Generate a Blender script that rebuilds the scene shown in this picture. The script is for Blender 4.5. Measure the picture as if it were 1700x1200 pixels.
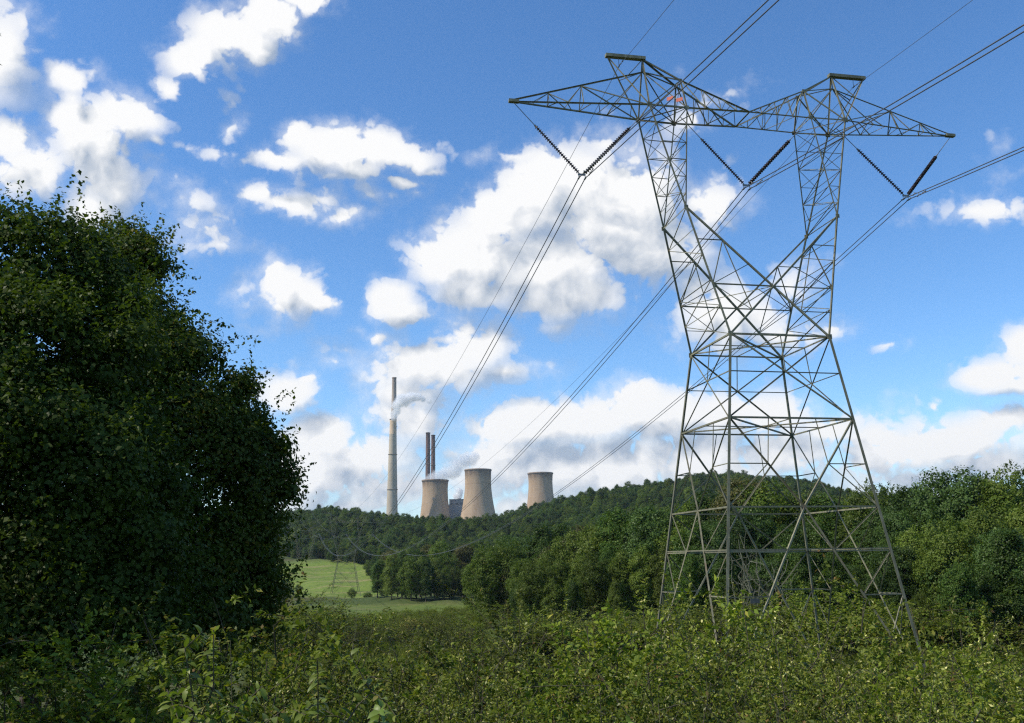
import bpy, math, random
import numpy as np
from mathutils import Vector, Matrix, Quaternion
for _o in list(bpy.data.objects):
    bpy.data.objects.remove(_o)
SC = bpy.context.scene
COL = SC.collection
R = math.radians

# ------------------------------------------------------------------ camera
FPX = 1574.04                       # focal length in photograph pixels (1700 wide)
YAW, PITCH, ROLL = -0.19531, 0.20489, -0.01427
CAM = np.array([-30.495, -62.368, 5.359])
_fw = np.array([-math.sin(YAW) * math.cos(PITCH), math.cos(YAW) * math.cos(PITCH), math.sin(PITCH)])
_r0 = np.array([math.cos(YAW), math.sin(YAW), 0.0])
_u0 = np.cross(_r0, _fw)
_rt = _r0 * math.cos(ROLL) + _u0 * math.sin(ROLL)
_up = -_r0 * math.sin(ROLL) + _u0 * math.cos(ROLL)
FH = np.array([-math.sin(YAW), math.cos(YAW), 0.0])   # level view direction
RH = _r0                                              # level right direction
cd = bpy.data.cameras.new('camera')
cam = bpy.data.objects.new('camera', cd)
COL.objects.link(cam)
cd.sensor_width = 36.0
cd.lens = FPX / 1700.0 * 36.0
cd.clip_start = 0.1
cd.clip_end = 20000
cam.matrix_world = Matrix(((_rt[0], _up[0], -_fw[0], CAM[0]), (_rt[1], _up[1], -_fw[1], CAM[1]),
                           (_rt[2], _up[2], -_fw[2], CAM[2]), (0, 0, 0, 1)))
SC.camera = cam


def ray(px, py):
    return _fw + _rt * ((px - 850) / FPX) + _up * ((600 - py) / FPX)


def at(px, py, depth):
    """World point seen at pixel (px, py) of the photograph, at a level distance from the camera."""
    d = ray(px, py)
    return CAM + d * (depth / (d @ FH))


def rd(p):
    """lateral offset and depth of a world point from the viewpoint"""
    q = np.asarray(p, float) - CAM
    return q @ RH, q @ FH


# ------------------------------------------------------------------ light
SUN_EL, SUN_AZ_LEFT = 46.0, 106.0     # degrees above the horizon, degrees left of the view direction
_s = math.cos(R(SUN_AZ_LEFT)) * FH - math.sin(R(SUN_AZ_LEFT)) * RH
SUN = np.array([_s[0] * math.cos(R(SUN_EL)), _s[1] * math.cos(R(SUN_EL)), math.sin(R(SUN_EL))])
sl = bpy.data.lights.new('sun', 'SUN')
sl.energy = 4.8
sl.angle = R(0.53)
sl.color = (1.0, 0.93, 0.82)
so = bpy.data.objects.new('sun', sl)
COL.objects.link(so)
so.location = (-60, 0, 80)
so.rotation_euler = Vector(-SUN).to_track_quat('-Z', 'Y').to_euler()

SC.view_settings.view_transform = 'Standard'
SC.view_settings.look = 'None'
SC.view_settings.exposure = 0.0
SC.view_settings.gamma = 1.0
SC.view_settings.use_curve_mapping = False
SC.render.engine = 'CYCLES'
cy = SC.cycles
cy.max_bounces = 6
cy.diffuse_bounces = 3
cy.glossy_bounces = 2
cy.transmission_bounces = 3
cy.transparent_max_bounces = 8
cy.volume_bounces = 6
cy.max_bounces = 8
cy.volume_step_rate = .6
cy.sample_clamp_indirect = 4.0
cy.pixel_filter_type = 'BLACKMAN_HARRIS'
cy.filter_width = 1.25
cy.caustics_reflective = False
cy.caustics_refractive = False
cy.use_denoising = False
try:
    cy.denoiser = 'OPENIMAGEDENOISE'
    cy.denoising_input_passes = 'RGB_ALBEDO_NORMAL'
except Exception:
    pass


# ------------------------------------------------------------------ node helpers
class NT:
    def __init__(self, tree):
        self.t = tree

    def n(self, kind, ins=None, **props):
        nd = self.t.nodes.new(kind)
        for k, v in props.items():
            setattr(nd, k, v)
        for k, v in (ins or {}).items():
            self.put(nd.inputs[k], v)
        return nd

    def put(self, sock, v):
        if isinstance(v, bpy.types.NodeSocket):
            self.t.links.new(v, sock)
        elif isinstance(v, bpy.types.Node):
            self.t.links.new(v.outputs[0], sock)
        else:
            sock.default_value = v

    def m(self, op, a, b=0.0, c=0.0, clamp=False):
        nd = self.n('ShaderNodeMath', {0: a, 1: b, 2: c}, operation=op)
        nd.use_clamp = clamp
        return nd.outputs[0]

    def v(self, op, a, b=(0, 0, 0), c=(0, 0, 0), out=0):
        nd = self.n('ShaderNodeVectorMath', {0: a}, operation=op)
        if op != 'SCALE':
            self.put(nd.inputs[1], b)
        if op == 'MULTIPLY_ADD':
            self.put(nd.inputs[2], c)
        if op == 'SCALE':
            nd.inputs[3].default_value = 1
            self.put(nd.inputs[3], b)
        return nd.outputs[out]

    def ss(self, x, lo, hi, a=0.0, b=1.0):
        nd = self.n('ShaderNodeMapRange', interpolation_type='SMOOTHSTEP')
        self.put(nd.inputs[0], x)
        for i, q in ((1, lo), (2, hi), (3, a), (4, b)):
            self.put(nd.inputs[i], q)
        return nd.outputs[0]

    def mix(self, f, a, b):
        nd = self.n('ShaderNodeMix', data_type='RGBA')
        self.put(nd.inputs[0], f)
        self.put(nd.inputs[6], a if not isinstance(a, tuple) else (*a[:3], 1))
        self.put(nd.inputs[7], b if not isinstance(b, tuple) else (*b[:3], 1))
        return nd.outputs[2]

    def noise(self, vec, scale, detail=4, rough=0.5, out=0, **kw):
        nd = self.n('ShaderNodeTexNoise', **kw)
        if vec is not None:
            self.put(nd.inputs['Vector'], vec)
        nd.inputs['Scale'].default_value = scale
        nd.inputs['Detail'].default_value = detail
        nd.inputs['Roughness'].default_value = rough
        return nd.outputs[out]


# ------------------------------------------------------------------ world: clear sky with fair weather clouds
# each cloud is a set of soft ellipses in azimuth / elevation, (px, py, rx, ry, weight), broken up by noise
CLOUDS = [
 # upper left
 (8,70,48,95,.75),(38,22,38,26,.5),
 (106,117,31,26,1),(112,152,24,22,.6),(150,225,76,72,1),(198,188,62,42,1),(112,190,40,42,1),(236,186,36,28,.9),(170,292,62,62,.85),(42,275,62,52,.95),
 (8,222,36,32,.9),(150,352,62,44,.75),(192,325,42,50,.7),(265,226,20,14,.5),
 (385,72,72,44,1),(325,98,44,28,1),(452,38,62,44,1),(512,0,50,30,1),(430,92,46,30,.9),(340,40,24,24,.4),(286,141,21,20,.75),
 (383,205,19,32,.5),(362,253,42,19,.45),
 # the flat one in the middle and its wisps
 (494,228,38,26,.95),(560,252,92,40,1),(630,248,86,38,.9),(690,262,40,32,.75),(588,288,44,20,.85),(458,265,44,14,.85),(666,303,38,11,.8),(716,282,26,8,.5),
 (322,335,58,34,.5),(330,384,56,40,.55),(345,412,56,18,.5),(428,318,50,22,.75),(486,332,66,22,.8),(570,361,38,14,.75),(602,318,22,13,.4),(640,330,24,10,.3),
 # the big one
 (738,432,44,38,1),(800,420,92,60,1),(880,330,72,62,1),(905,288,62,48,1),(830,360,74,44,1),(962,302,72,62,1),(1000,350,96,80,1),(1055,400,90,66,1),
 (900,440,124,62,1),(940,490,110,40,.95),(790,482,66,32,1),(1065,330,76,76,.95),(1180,350,58,44,.8),(860,258,82,17,.55),(930,540,46,14,.45),(1005,240,44,26,.6),
 (1110,420,60,50,.8),(1190,165,42,28,.42),(1165,205,50,34,.55),(1240,160,20,12,.2),
 # small ones over the plant
 (473,488,50,46,1),(522,500,42,26,1),(452,458,24,26,1),(398,494,32,14,.35),(430,552,20,10,.3),(568,578,40,14,.35),
 (650,490,42,32,1),(672,518,38,26,.9),(640,553,24,22,.65),(655,585,14,18,.3),
 (720,604,108,48,.85),(782,570,62,34,.9),(836,612,48,22,.65),(690,655,90,44,.72),(648,630,46,30,.55),(900,606,40,12,.3),
 (484,656,44,34,1),(512,632,14,14,.8),
 (536,735,62,34,1),(520,782,84,50,.95),(600,768,92,46,.85),(690,700,76,46,.8),(640,812,120,32,.75),(630,802,30,12,.6),(760,745,40,22,.5),
 # the bank on the horizon
 (852,702,62,36,1),(905,698,96,38,1),(985,690,84,34,1),(1060,664,62,30,1),(1078,650,27,21,1),(1105,690,90,44,1),(836,752,96,40,.8),(1000,770,170,62,.85),
 (1205,692,66,36,.9),(1270,684,84,36,.85),(790,795,66,28,.6),(900,775,140,60,.8),(1160,765,140,62,.85),(1300,745,110,50,.8),(1380,705,70,30,.8),
 # behind the pylon
 (1185,522,60,62,.85),(1300,545,86,30,.7),(1250,520,66,42,.65),(1322,468,42,34,.6),(1150,490,38,40,.7),(1385,534,24,20,.6),
 # right
 (1500,732,124,40,.95),(1600,722,116,40,.95),(1680,692,80,24,.8),(1560,690,60,14,.6),(1450,765,96,44,.75),(1655,770,110,44,.8),(1550,785,170,34,.65),
 (1652,612,66,30,.95),(1688,570,44,34,.9),(1695,632,56,22,.8),(1640,345,86,22,.7),(1605,351,46,14,.65),(1682,290,44,15,.4),(1650,240,22,18,.25),
 (1470,570,18,10,.45),(1508,565,30,16,.3),(1562,664,17,10,.55),(1480,650,70,12,.2),
 (300,300,60,22,.40),(250,262,30,20,.45),(315,240,40,16,.38),(230,320,30,30,.42),(150,110,22,18,.4),(60,250,40,20,.5),(380,170,16,16,.4),(610,330,30,14,.42),(540,300,50,12,.45),(690,318,26,12,.42),(560,600,46,14,.42),(420,470,30,24,.42),(600,540,24,14,.36),
 # thin layers low down
 (560,835,260,30,.6),(900,835,260,34,.6),(1500,815,320,30,.55),
]


def build_world():
    w = bpy.data.worlds.new('World')
    SC.world = w
    w.use_nodes = True
    t = w.node_tree
    t.nodes.clear()
    N = NT(t)
    tc = N.n('ShaderNodeTexCoord')
    D = tc.outputs['Generated']
    sky = N.n('ShaderNodeTexSky', sky_type='NISHITA')
    sky.sun_disc = False
    sky.sun_elevation = R(SUN_EL)
    sky.sun_rotation = math.atan2(SUN[0], SUN[1])
    sky.altitude = 300
    sky.air_density = 1.0
    sky.dust_density = SKY_DUST
    sky.ozone_density = 4.0
    skyc = N.n('ShaderNodeHueSaturation', {'Color': sky.outputs[0], 'Saturation': SKY_SAT, 'Hue': SKY_HUE, 'Value': 1.0}).outputs[0]
    skyc = N.v('MULTIPLY', skyc, SKY_TINT)
    fx = N.v('DOT_PRODUCT', D, tuple(FH), out=1)
    rx = N.v('DOT_PRODUCT', D, tuple(RH), out=1)
    sz = N.n('ShaderNodeSeparateXYZ', {0: D}).outputs[2]
    az = N.m('ARCTAN2', rx, fx)
    el = N.m('ARCSINE', sz)

    # shared noise: warps the outline and lights the billows
    warp = N.noise(D, 9.0, 7, 0.56, out=1)
    wv = N.v('MULTIPLY', N.v('SUBTRACT', warp, (.5, .5, .5)), (.072, .056, 0))
    Ls = tuple(np.array([0, 0, .0105]) - RH * .0075)

    def billow(vec):
        # rounded heads with creases between them, finer ones riding on coarser ones
        acc = None
        for sc, amp in ((19, 1.0), (43, .55), (96, .3)):
            q = N.m('ABSOLUTE', N.m('MULTIPLY_ADD', N.noise(vec, sc, 0), 2.0 * amp, -amp))
            acc = q if acc is None else N.m('ADD', acc, q)
        return N.m('SUBTRACT', acc, .36)
    Dw = N.v('MULTIPLY_ADD', N.v('SUBTRACT', warp, (.5, .5, .5)), (.05, .05, .05), D)
    vb = billow(Dw)
    vb2 = billow(N.v('ADD', Dw, Ls))
    bil = N.noise(D, 40.0, 6, 0.6)
    bilc = N.m('SUBTRACT', bil, 0.5)
    puff = N.m('MULTIPLY_ADD', bilc, 1.05, N.m('MULTIPLY', vb, 1.0))
    relief = N.m('MULTIPLY_ADD', bilc, .55, N.m('MULTIPLY', N.m('SUBTRACT', vb, vb2), .70))
    torn = N.m('MULTIPLY_ADD', bilc, 1.5, N.m('MULTIPLY', N.n('ShaderNodeSeparateXYZ', {0: warp}).outputs[2], 1.5))

    P = N.n('ShaderNodeCombineXYZ', {0: az, 1: el}).outputs[0]
    Pw = N.v('ADD', P, wv)
    Pw2 = N.v('ADD', Pw, (-.020, .034, 0))
    skyl = N.v('SCALE', skyc, SKY_STR)
    blobs = []
    for (px, py, a, b, wt) in CLOUDS:
        d0 = ray(px, py); d0 /= np.linalg.norm(d0)
        d1 = ray(px + a, py); d1 /= np.linalg.norm(d1)
        d2 = ray(px, py - b); d2 /= np.linalg.norm(d2)
        A0, E0 = math.atan2(d0 @ RH, d0 @ FH), math.asin(d0[2])
        blobs.append((A0, E0, abs(math.atan2(d1 @ RH, d1 @ FH) - A0), abs(math.asin(d2[2]) - E0), wt))

    def thickness_group(sel):
        g = bpy.data.node_groups.new('cloud_thickness', 'ShaderNodeTree')
        g.interface.new_socket('P', in_out='INPUT', socket_type='NodeSocketVector')
        g.interface.new_socket('F', in_out='OUTPUT', socket_type='NodeSocketFloat')
        G = NT(g)
        p = G.n('NodeGroupInput').outputs[0]
        acc = None
        for (A0, E0, ra, rb, wt) in sel:
            q = G.v('MULTIPLY_ADD', p, (1 / ra, 1 / rb, 0), (-A0 / ra, -E0 / rb, 0))
            f = G.m('MULTIPLY_ADD', G.v('LENGTH', q, out=1), -.84 * wt, 1.34 * wt)
            acc = f if acc is None else G.m('SMOOTH_MAX', acc, f, .30)
        go = G.n('NodeGroupOutput')
        G.put(go.inputs[0], G.m('MAXIMUM', acc, -1.0))
        return g

    def thickness(p, g):
        nd = N.n('ShaderNodeGroup')
        nd.node_tree = g
        N.put(nd.inputs[0], p)
        return nd.outputs[0]

    def part_of_sky(a0, a1, e0, e1):
        mg = .10
        sel = [q for q in blobs if q[0] + 2.3 * q[2] > a0 - mg and q[0] - 2.3 * q[2] < a1 + mg
               and q[1] + 2.3 * q[3] > e0 - mg and q[1] - 2.3 * q[3] < e1 + mg]
        g = thickness_group(sel)
        F1, F2 = thickness(Pw, g), thickness(Pw2, g)
        alpha = N.m('MULTIPLY', N.ss(N.m('ADD', F1, puff), .29, .64), N.ss(F1, .05, .85, .30, 1.0))
        # torn thin edges round the solid heads
        veil = N.ss(N.m('ADD', torn, N.m('SUBTRACT', F1, .80)), -.1, 1.0, 0, .55)
        alpha = N.m('MAXIMUM', alpha, veil)
        # light: how much cloud lies towards the sun, and the relief of the heads
        lit = N.m('MULTIPLY_ADD', N.m('SUBTRACT', F2, F1), -1.25, .60)
        lit = N.m('ADD', relief, lit)
        lit = N.m('MULTIPLY_ADD', N.ss(F1, .9, 1.8), -.26, lit, clamp=True)
        colr = N.mix(lit, CL_DARK, CL_LIT)
        return N.n('ShaderNodeBackground', {'Color': N.mix(alpha, skyl, colr), 'Strength': 1.0}).outputs[0]

    def choose(x, cut, lo, hi):
        ms = N.n('ShaderNodeMixShader', {0: N.m('GREATER_THAN', x, cut)})
        N.put(ms.inputs[1], lo)
        N.put(ms.inputs[2], hi)
        return ms.outputs[0]
    ac, ec = (-2, -.17, .15, 2), (-2, .235, 2)
    cols = [choose(el, ec[1], part_of_sky(ac[i], ac[i + 1], ec[0], ec[1]), part_of_sky(ac[i], ac[i + 1], ec[1], ec[2])) for i in range(3)]
    seen = choose(az, ac[1], cols[0], choose(az, ac[2], cols[1], cols[2]))

    # the rest of the sky: the same kind of fair weather cumulus, scattered at random
    n1 = N.noise(D, 4.2, 7, .56)
    a2 = N.ss(N.m('ADD', n1, N.m('MULTIPLY', N.ss(el, .05, .5, .08, 0), 1.0)), .57, .70)
    c2 = N.mix(N.ss(bilc, -.3, .2), CL_DARK, CL_LIT)
    rest = N.n('ShaderNodeBackground', {'Color': N.mix(a2, skyl, c2), 'Strength': 1.0})
    # hand over between the two just outside the frame
    ina = N.ss(N.m('ABSOLUTE', az), .62, .74, 1, 0)
    ine = N.ss(el, .66, .76, 1, 0)
    ms = N.n('ShaderNodeMixShader', {0: N.m('MULTIPLY', ina, ine)})
    N.put(ms.inputs[1], rest.outputs[0])
    N.put(ms.inputs[2], seen)
    out = N.n('ShaderNodeOutputWorld')
    N.put(out.inputs[0], ms.outputs[0])
    w.cycles.sampling_method = 'MANUAL'
    w.cycles.sample_map_resolution = 512


SKY_STR, SKY_SAT, SKY_HUE, SKY_DUST = 0.170, 1.15, 0.5, 0.0
SKY_TINT = (.95, 1.03, 1.10)
CL_DARK, CL_LIT = (.40, .48, .60), (1.0, 1.0, 1.0)
build_world()

# ------------------------------------------------------------------ object helpers
def link(o, parent=None):
    COL.objects.link(o)
    if parent is not None:
        o.parent = parent
    return o


def tag(o, label=None, cat=None, group=None, kind=None):
    if label: o['label'] = label
    if cat: o['category'] = cat
    if group: o['group'] = group
    if kind: o['kind'] = kind
    return o


def empty(name, loc, rz=0.0, scale=1.0):
    o = bpy.data.objects.new(name, None)
    o.empty_display_size = .3
    o.location = Vector([float(q) for q in loc])
    o.rotation_euler = (0, 0, rz)
    o.scale = (scale,) * 3 if not hasattr(scale, '__len__') else scale
    return link(o)


def obj(name, me, mat=None, parent=None):
    if mat is not None and not me.materials:
        me.materials.append(mat)
    return link(bpy.data.objects.new(name, me), parent)


def mesh_np(name, V, F, smooth=False, mats=None, idx=None):
    """mesh from an array of vertices and an array of faces of one size"""
    V = np.asarray(V, np.float32).reshape(-1, 3)
    F = np.asarray(F, np.int32)
    k = F.shape[1]
    me = bpy.data.meshes.new(name)
    me.vertices.add(len(V))
    me.vertices.foreach_set('co', V.ravel())
    me.loops.add(F.size)
    me.loops.foreach_set('vertex_index', F.ravel())
    me.polygons.add(len(F))
    me.polygons.foreach_set('loop_start', np.arange(0, F.size, k, dtype=np.int32))
    for m in mats or ():
        me.materials.append(m)
    if idx is not None:
        me.polygons.foreach_set('material_index', np.asarray(idx, np.int32))
    if smooth:
        me.polygons.foreach_set('use_smooth', np.ones(len(F), bool))
    me.update(calc_edges=True)
    return me


def mesh_py(name, V, F, smooth=False):
    me = bpy.data.meshes.new(name)
    me.from_pydata([tuple(map(float, v)) for v in V], [], F)
    if smooth:
        me.polygons.foreach_set('use_smooth', np.ones(len(F), bool))
    me.update()
    return me


def copy_thing(root, loc, rz, scale, label=None, group=None, col=None):
    r = root.copy()
    COL.objects.link(r)
    r.location = Vector([float(q) for q in loc])
    r.rotation_euler = (0, 0, rz)
    r.scale = scale if hasattr(scale, '__len__') else (scale,) * 3
    if label: r['label'] = label
    if group: r['group'] = group
    for ch in list(root.children):
        c = ch.copy()
        COL.objects.link(c)
        c.parent = r
        for sub in list(ch.children):
            e = sub.copy()
            COL.objects.link(e)
            e.parent = c
    return r


def unit(v):
    v = np.asarray(v, float)
    return v / np.maximum(np.linalg.norm(v, axis=-1, keepdims=True), 1e-9)


def tubes(paths, sides=6):
    """paths: list of (points, radii) -> vertices, quad faces"""
    V, F = [], []
    base = 0
    ang = np.linspace(0, 2 * np.pi, sides, endpoint=False)
    for P, Rr in paths:
        P = np.asarray(P, float)
        n = len(P)
        T = np.empty_like(P)
        T[1:-1] = P[2:] - P[:-2]
        T[0], T[-1] = P[1] - P[0], P[-1] - P[-2]
        T = unit(T)
        ref = np.array([0.31, .17, .94]) if abs(T[0][2]) < .8 else np.array([.93, .31, .17])
        A = unit(np.cross(T, ref))
        B = np.cross(T, A)
        rr = np.broadcast_to(np.asarray(Rr, float), (n,))
        ring = P[:, None] + rr[:, None, None] * (np.cos(ang)[None, :, None] * A[:, None] + np.sin(ang)[None, :, None] * B[:, None])
        V.append(ring.reshape(-1, 3))
        i = np.arange(n - 1)[:, None] * sides
        j = np.arange(sides)[None]
        k = (j + 1) % sides
        F.append((np.stack([i + j, i + k, i + k + sides, i + j + sides], -1) + base).reshape(-1, 4))
        base += n * sides
    return np.concatenate(V), np.concatenate(F)


def lathe(profile, seg=48, caps=False):
    """profile: list of (radius, z)"""
    a = np.linspace(0, 2 * np.pi, seg, endpoint=False)
    P = np.array(profile, float)
    V = np.stack([P[:, None, 0] * np.cos(a), P[:, None, 0] * np.sin(a), np.repeat(P[:, 1:2], seg, 1)], -1).reshape(-1, 3)
    i = np.arange(len(P) - 1)[:, None] * seg
    j = np.arange(seg)[None]
    k = (j + 1) % seg
    F = np.stack([i + j, i + k, i + k + seg, i + j + seg], -1).reshape(-1, 4)
    return V, F


def boxes(items):
    """items: list of (centre, size, rotz) -> V, F"""
    V, F = [], []
    for c, s, rz in items:
        b = len(V)
        for z in (-.5, .5):
            for x, y in ((-.5, -.5), (.5, -.5), (.5, .5), (-.5, .5)):
                X, Y = x * s[0], y * s[1]
                V.append((c[0] + X * math.cos(rz) - Y * math.sin(rz), c[1] + X * math.sin(rz) + Y * math.cos(rz), c[2] + z * s[2]))
        for q in ((0, 3, 2, 1), (4, 5, 6, 7), (0, 1, 5, 4), (1, 2, 6, 5), (2, 3, 7, 6), (3, 0, 4, 7)):
            F.append(tuple(b + k for k in q))
    return V, F


# ------------------------------------------------------------------ materials
def new_mat(name):
    m = bpy.data.materials.new(name)
    m.use_nodes = True
    m.node_tree.nodes.clear()
    N = NT(m.node_tree)
    out = N.n('ShaderNodeOutputMaterial')
    return m, N, out


def leaf_mat(name, a, b, c=None, trans=.30, rough=.42, spec=.35, obj_var=.35, yellow=.0):
    """leaf colours a..b by leaf, a shift from plant to plant, light coming through"""
    m, N, out = new_mat(name)
    isl = N.n('ShaderNodeNewGeometry').outputs['Random Per Island']
    orr = N.n('ShaderNodeObjectInfo').outputs['Random']
    isl = N.m('FRACT', N.m('MULTIPLY_ADD', orr, 3.71, isl))
    col = N.mix(isl, a, b)
    if c is not None:
        col = N.mix(N.ss(isl, .90, .97), col, c)
    pos = N.n('ShaderNodeTexCoord').outputs['Object']
    blot = N.noise(pos, .55, 2)
    k = N.m('MULTIPLY_ADD', orr, obj_var * 2, 1 - obj_var)
    k = N.m('MULTIPLY', k, N.m('MULTIPLY_ADD', blot, .9, .55))
    col = N.v('SCALE', col, k)
    if yellow:
        col = N.mix(N.m('MULTIPLY', N.ss(N.m('FRACT', N.m('MULTIPLY', orr, 7.31)), .45, 1.0), yellow), col, (.105, .098, .030))
    p = N.n('ShaderNodeBsdfPrincipled', {'Base Color': col, 'Roughness': rough, 'Specular IOR Level': spec})
    tr = N.n('ShaderNodeBsdfTranslucent', {'Color': N.v('MULTIPLY', col, (1.35, 1.5, .55))})
    mx = N.n('ShaderNodeMixShader', {0: trans})
    N.put(mx.inputs[1], p.outputs[0])
    N.put(mx.inputs[2], tr.outputs[0])
    N.put(out.inputs[0], mx.outputs[0])
    return m


def simple_mat(name, a, b=None, scale=3.0, rough=.8, metal=0.0, spec=.3, detail=5, stretch=(1, 1, 1), bump=0.0, coord='Object'):
    m, N, out = new_mat(name)
    tc = N.n('ShaderNodeTexCoord').outputs[coord]
    v = N.v('MULTIPLY', tc, stretch)
    nz = N.noise(v, scale, detail, .6)
    col = N.mix(N.ss(nz, .32, .68), a, b or a)
    p = N.n('ShaderNodeBsdfPrincipled', {'Base Color': col, 'Roughness': rough, 'Metallic': metal, 'Specular IOR Level': spec})
    if bump:
        N.put(p.inputs['Normal'], N.n('ShaderNodeBump', {'Height': nz, 'Strength': bump, 'Distance': .1}).outputs[0])
    N.put(out.inputs[0], p.outputs[0])
    return m


M = {}
M['bark'] = simple_mat('bark', (.045, .036, .028), (.09, .075, .06), 9, .9, stretch=(1, 1, .2), bump=.4)
M['dead_wood'] = simple_mat('dead_wood', (.095, .098, .062), (.165, .165, .11), 7, .85, stretch=(1, 1, .3))
M['twig'] = simple_mat('twig', (.05, .042, .025), (.09, .078, .045), 12, .8)


def steel_mat():
    m, N, out = new_mat('weathered_steel')
    tc = N.n('ShaderNodeTexCoord').outputs['Object']
    orr = N.n('ShaderNodeObjectInfo').outputs['Random']
    n1 = N.noise(tc, 1.3, 6, .65)
    n2 = N.noise(N.v('MULTIPLY', tc, (6, 6, .7)), 1.0, 4, .6)
    col = N.mix(N.ss(n2, .35, .7), (.145, .138, .082), (.250, .230, .140))
    col = N.mix(N.ss(n1, .52, .75), col, (.20, .14, .08))
    col = N.v('SCALE', col, N.m('MULTIPLY_ADD', orr, .5, .72))
    p = N.n('ShaderNodeBsdfPrincipled', {'Base Color': col, 'Roughness': .62, 'Metallic': .1, 'Specular IOR Level': .4})
    N.put(out.inputs[0], p.outputs[0])
    return m


M['steel'] = steel_mat()
M['wire'] = simple_mat('aluminium_cable', (.10, .10, .105), (.15, .15, .155), 2, .5, .4)
M['porcelain'] = simple_mat('brown_porcelain', (.030, .016, .018), (.050, .026, .026), 2, .25, spec=.5)
M['fitting'] = simple_mat('galvanised_fitting', (.16, .16, .155), (.25, .25, .24), 4, .5, .5)
M['orange'] = simple_mat('orange_plate', (.66, .16, .09), (.55, .13, .07), 3, .55)
M['plate'] = simple_mat('grey_plate', (.085, .085, .075), (.12, .12, .105), 3, .9)

# ------------------------------------------------------------------ terrain
def sstep(x, a, b):
    t = np.clip((np.asarray(x, float) - a) / (b - a), 0, 1)
    return t * t * (3 - 2 * t)


def y_horizon(px):
    return 939.4 - .01454 * px


RIDGE_PX = [-400, 300, 430, 470, 500, 550, 600, 640, 700, 750, 800, 850, 900, 950, 1000, 1050, 1100, 1150, 1200, 1250, 1300, 1350, 1400, 1450, 1550, 1800, 2200]
RIDGE_Y = [880, 872, 866, 862, 855, 851, 855, 862, 868, 871, 868, 858, 847, 834, 824, 816, 806, 798, 796, 799, 806, 816, 834, 846, 856, 860, 870]
VAL_D = [0, 4, 8, 15, 22, 30, 45, 60, 100, 160, 250, 350, 440, 475, 540, 625, 690, 760, 850]
VAL_Z = [3.7, 3.4, 2.65, 1.2, -.5, -2.1, -3.2, -3.7, -4.8, -6.4, -8.4, -9.4, -10.3, -10.0, -4.5, 2.8, 7, 13, 24]
RGT_D = [0, 4, 8, 15, 22, 30, 45, 60, 100, 160, 250, 350, 475, 625, 760, 850]
RGT_Z = [3.7, 3.4, 2.65, 1.2, -.5, -2.1, -3.2, -3.5, -3.2, -3.0, .5, 5, 12, 21, 32, 44]


def ground(r, d):
    r = np.asarray(r, float)
    d = np.asarray(d, float)
    rho = np.hypot(r, d)
    th = np.arctan2(r, d)
    q = np.tan(np.clip(th, -1.0, 1.0))
    px = 850 + FPX * q
    zr = (y_horizon(px) - np.interp(px, RIDGE_PX, RIDGE_Y)) / FPX * 1000 + CAM[2] - 11.0
    a = np.interp(rho, VAL_D, VAL_Z)
    b = np.interp(rho, RGT_D, RGT_Z)
    k = sstep(q, -.055, .10)
    low = a * (1 - k) + b * k
    up = sstep(rho, 690, 1010)
    z = low * (1 - up) + zr * up
    bk = sstep(rho, 1080, 1700)
    z = z * (1 - bk) + 46 * bk
    far = sstep(rho, 2900, 6000)
    z = z * (1 - far)
    wob = .22 * np.sin(r * .31 + 1.3 * np.sin(d * .11)) * np.sin(d * .27 + .7) + .5 * np.sin(r * .063 + d * .02) * np.sin(d * .047)
    z = z + wob * sstep(rho, 6, 30) * (1 + rho / 200)
    side = sstep(np.abs(th), .75, 1.35)
    return z * (1 - side) + side * (3.7 + 30 * sstep(rho, 300, 1500))


def world(r, d, z):
    r, d, z = np.broadcast_arrays(np.asarray(r, float), np.asarray(d, float), np.asarray(z, float))
    p = CAM[None, :2] + r.reshape(-1, 1) * RH[:2] + d.reshape(-1, 1) * FH[:2]
    return np.concatenate([p, z.reshape(-1, 1)], 1)


def on_ground(px, d):
    """ground point under pixel column px at depth d"""
    p = at(px, 900, d)
    r, dd = rd(p)
    return np.array([p[0], p[1], float(ground(r, dd))])


def grass_mat():
    m, N, out = new_mat('meadow_ground')
    pos = N.n('ShaderNodeTexCoord').outputs['Object']
    n1 = N.noise(pos, .035, 6, .6)
    n2 = N.noise(pos, .55, 5, .65)
    n3 = N.noise(N.v('MULTIPLY', pos, (.02, .12, .1)), 1, 4, .6)
    wild = N.mix(N.ss(n2, .3, .72), (.042, .068, .018), (.085, .108, .028))
    wild = N.mix(N.ss(n1, .45, .7), wild, (.085, .078, .032))
    hay = N.mix(N.ss(n2, .25, .75), (.115, .180, .026), (.190, .235, .045))
    hay = N.mix(N.ss(n3, .47, .68), hay, (.26, .235, .09))
    hay = N.mix(N.m('MULTIPLY', N.ss(N.noise(N.v('MULTIPLY', pos, (.012, .10, .05)), 1, 6, .7), .52, .68), .45), hay, (.060, .095, .022))
    hay = N.mix(N.m('MULTIPLY', N.ss(N.noise(pos, .16, 5, .7), .5, .7), .55), hay, (.075, .125, .026))
    att = N.n('ShaderNodeAttribute', attribute_name='mown')
    col = N.mix(att.outputs['Fac'], wild, hay)
    p = N.n('ShaderNodeBsdfPrincipled', {'Base Color': col, 'Roughness': .95, 'Specular IOR Level': .1})
    N.put(p.inputs['Normal'], N.n('ShaderNodeBump', {'Height': n2, 'Strength': .9, 'Distance': .6}).outputs[0])
    N.put(out.inputs[0], p.outputs[0])
    return m


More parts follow.
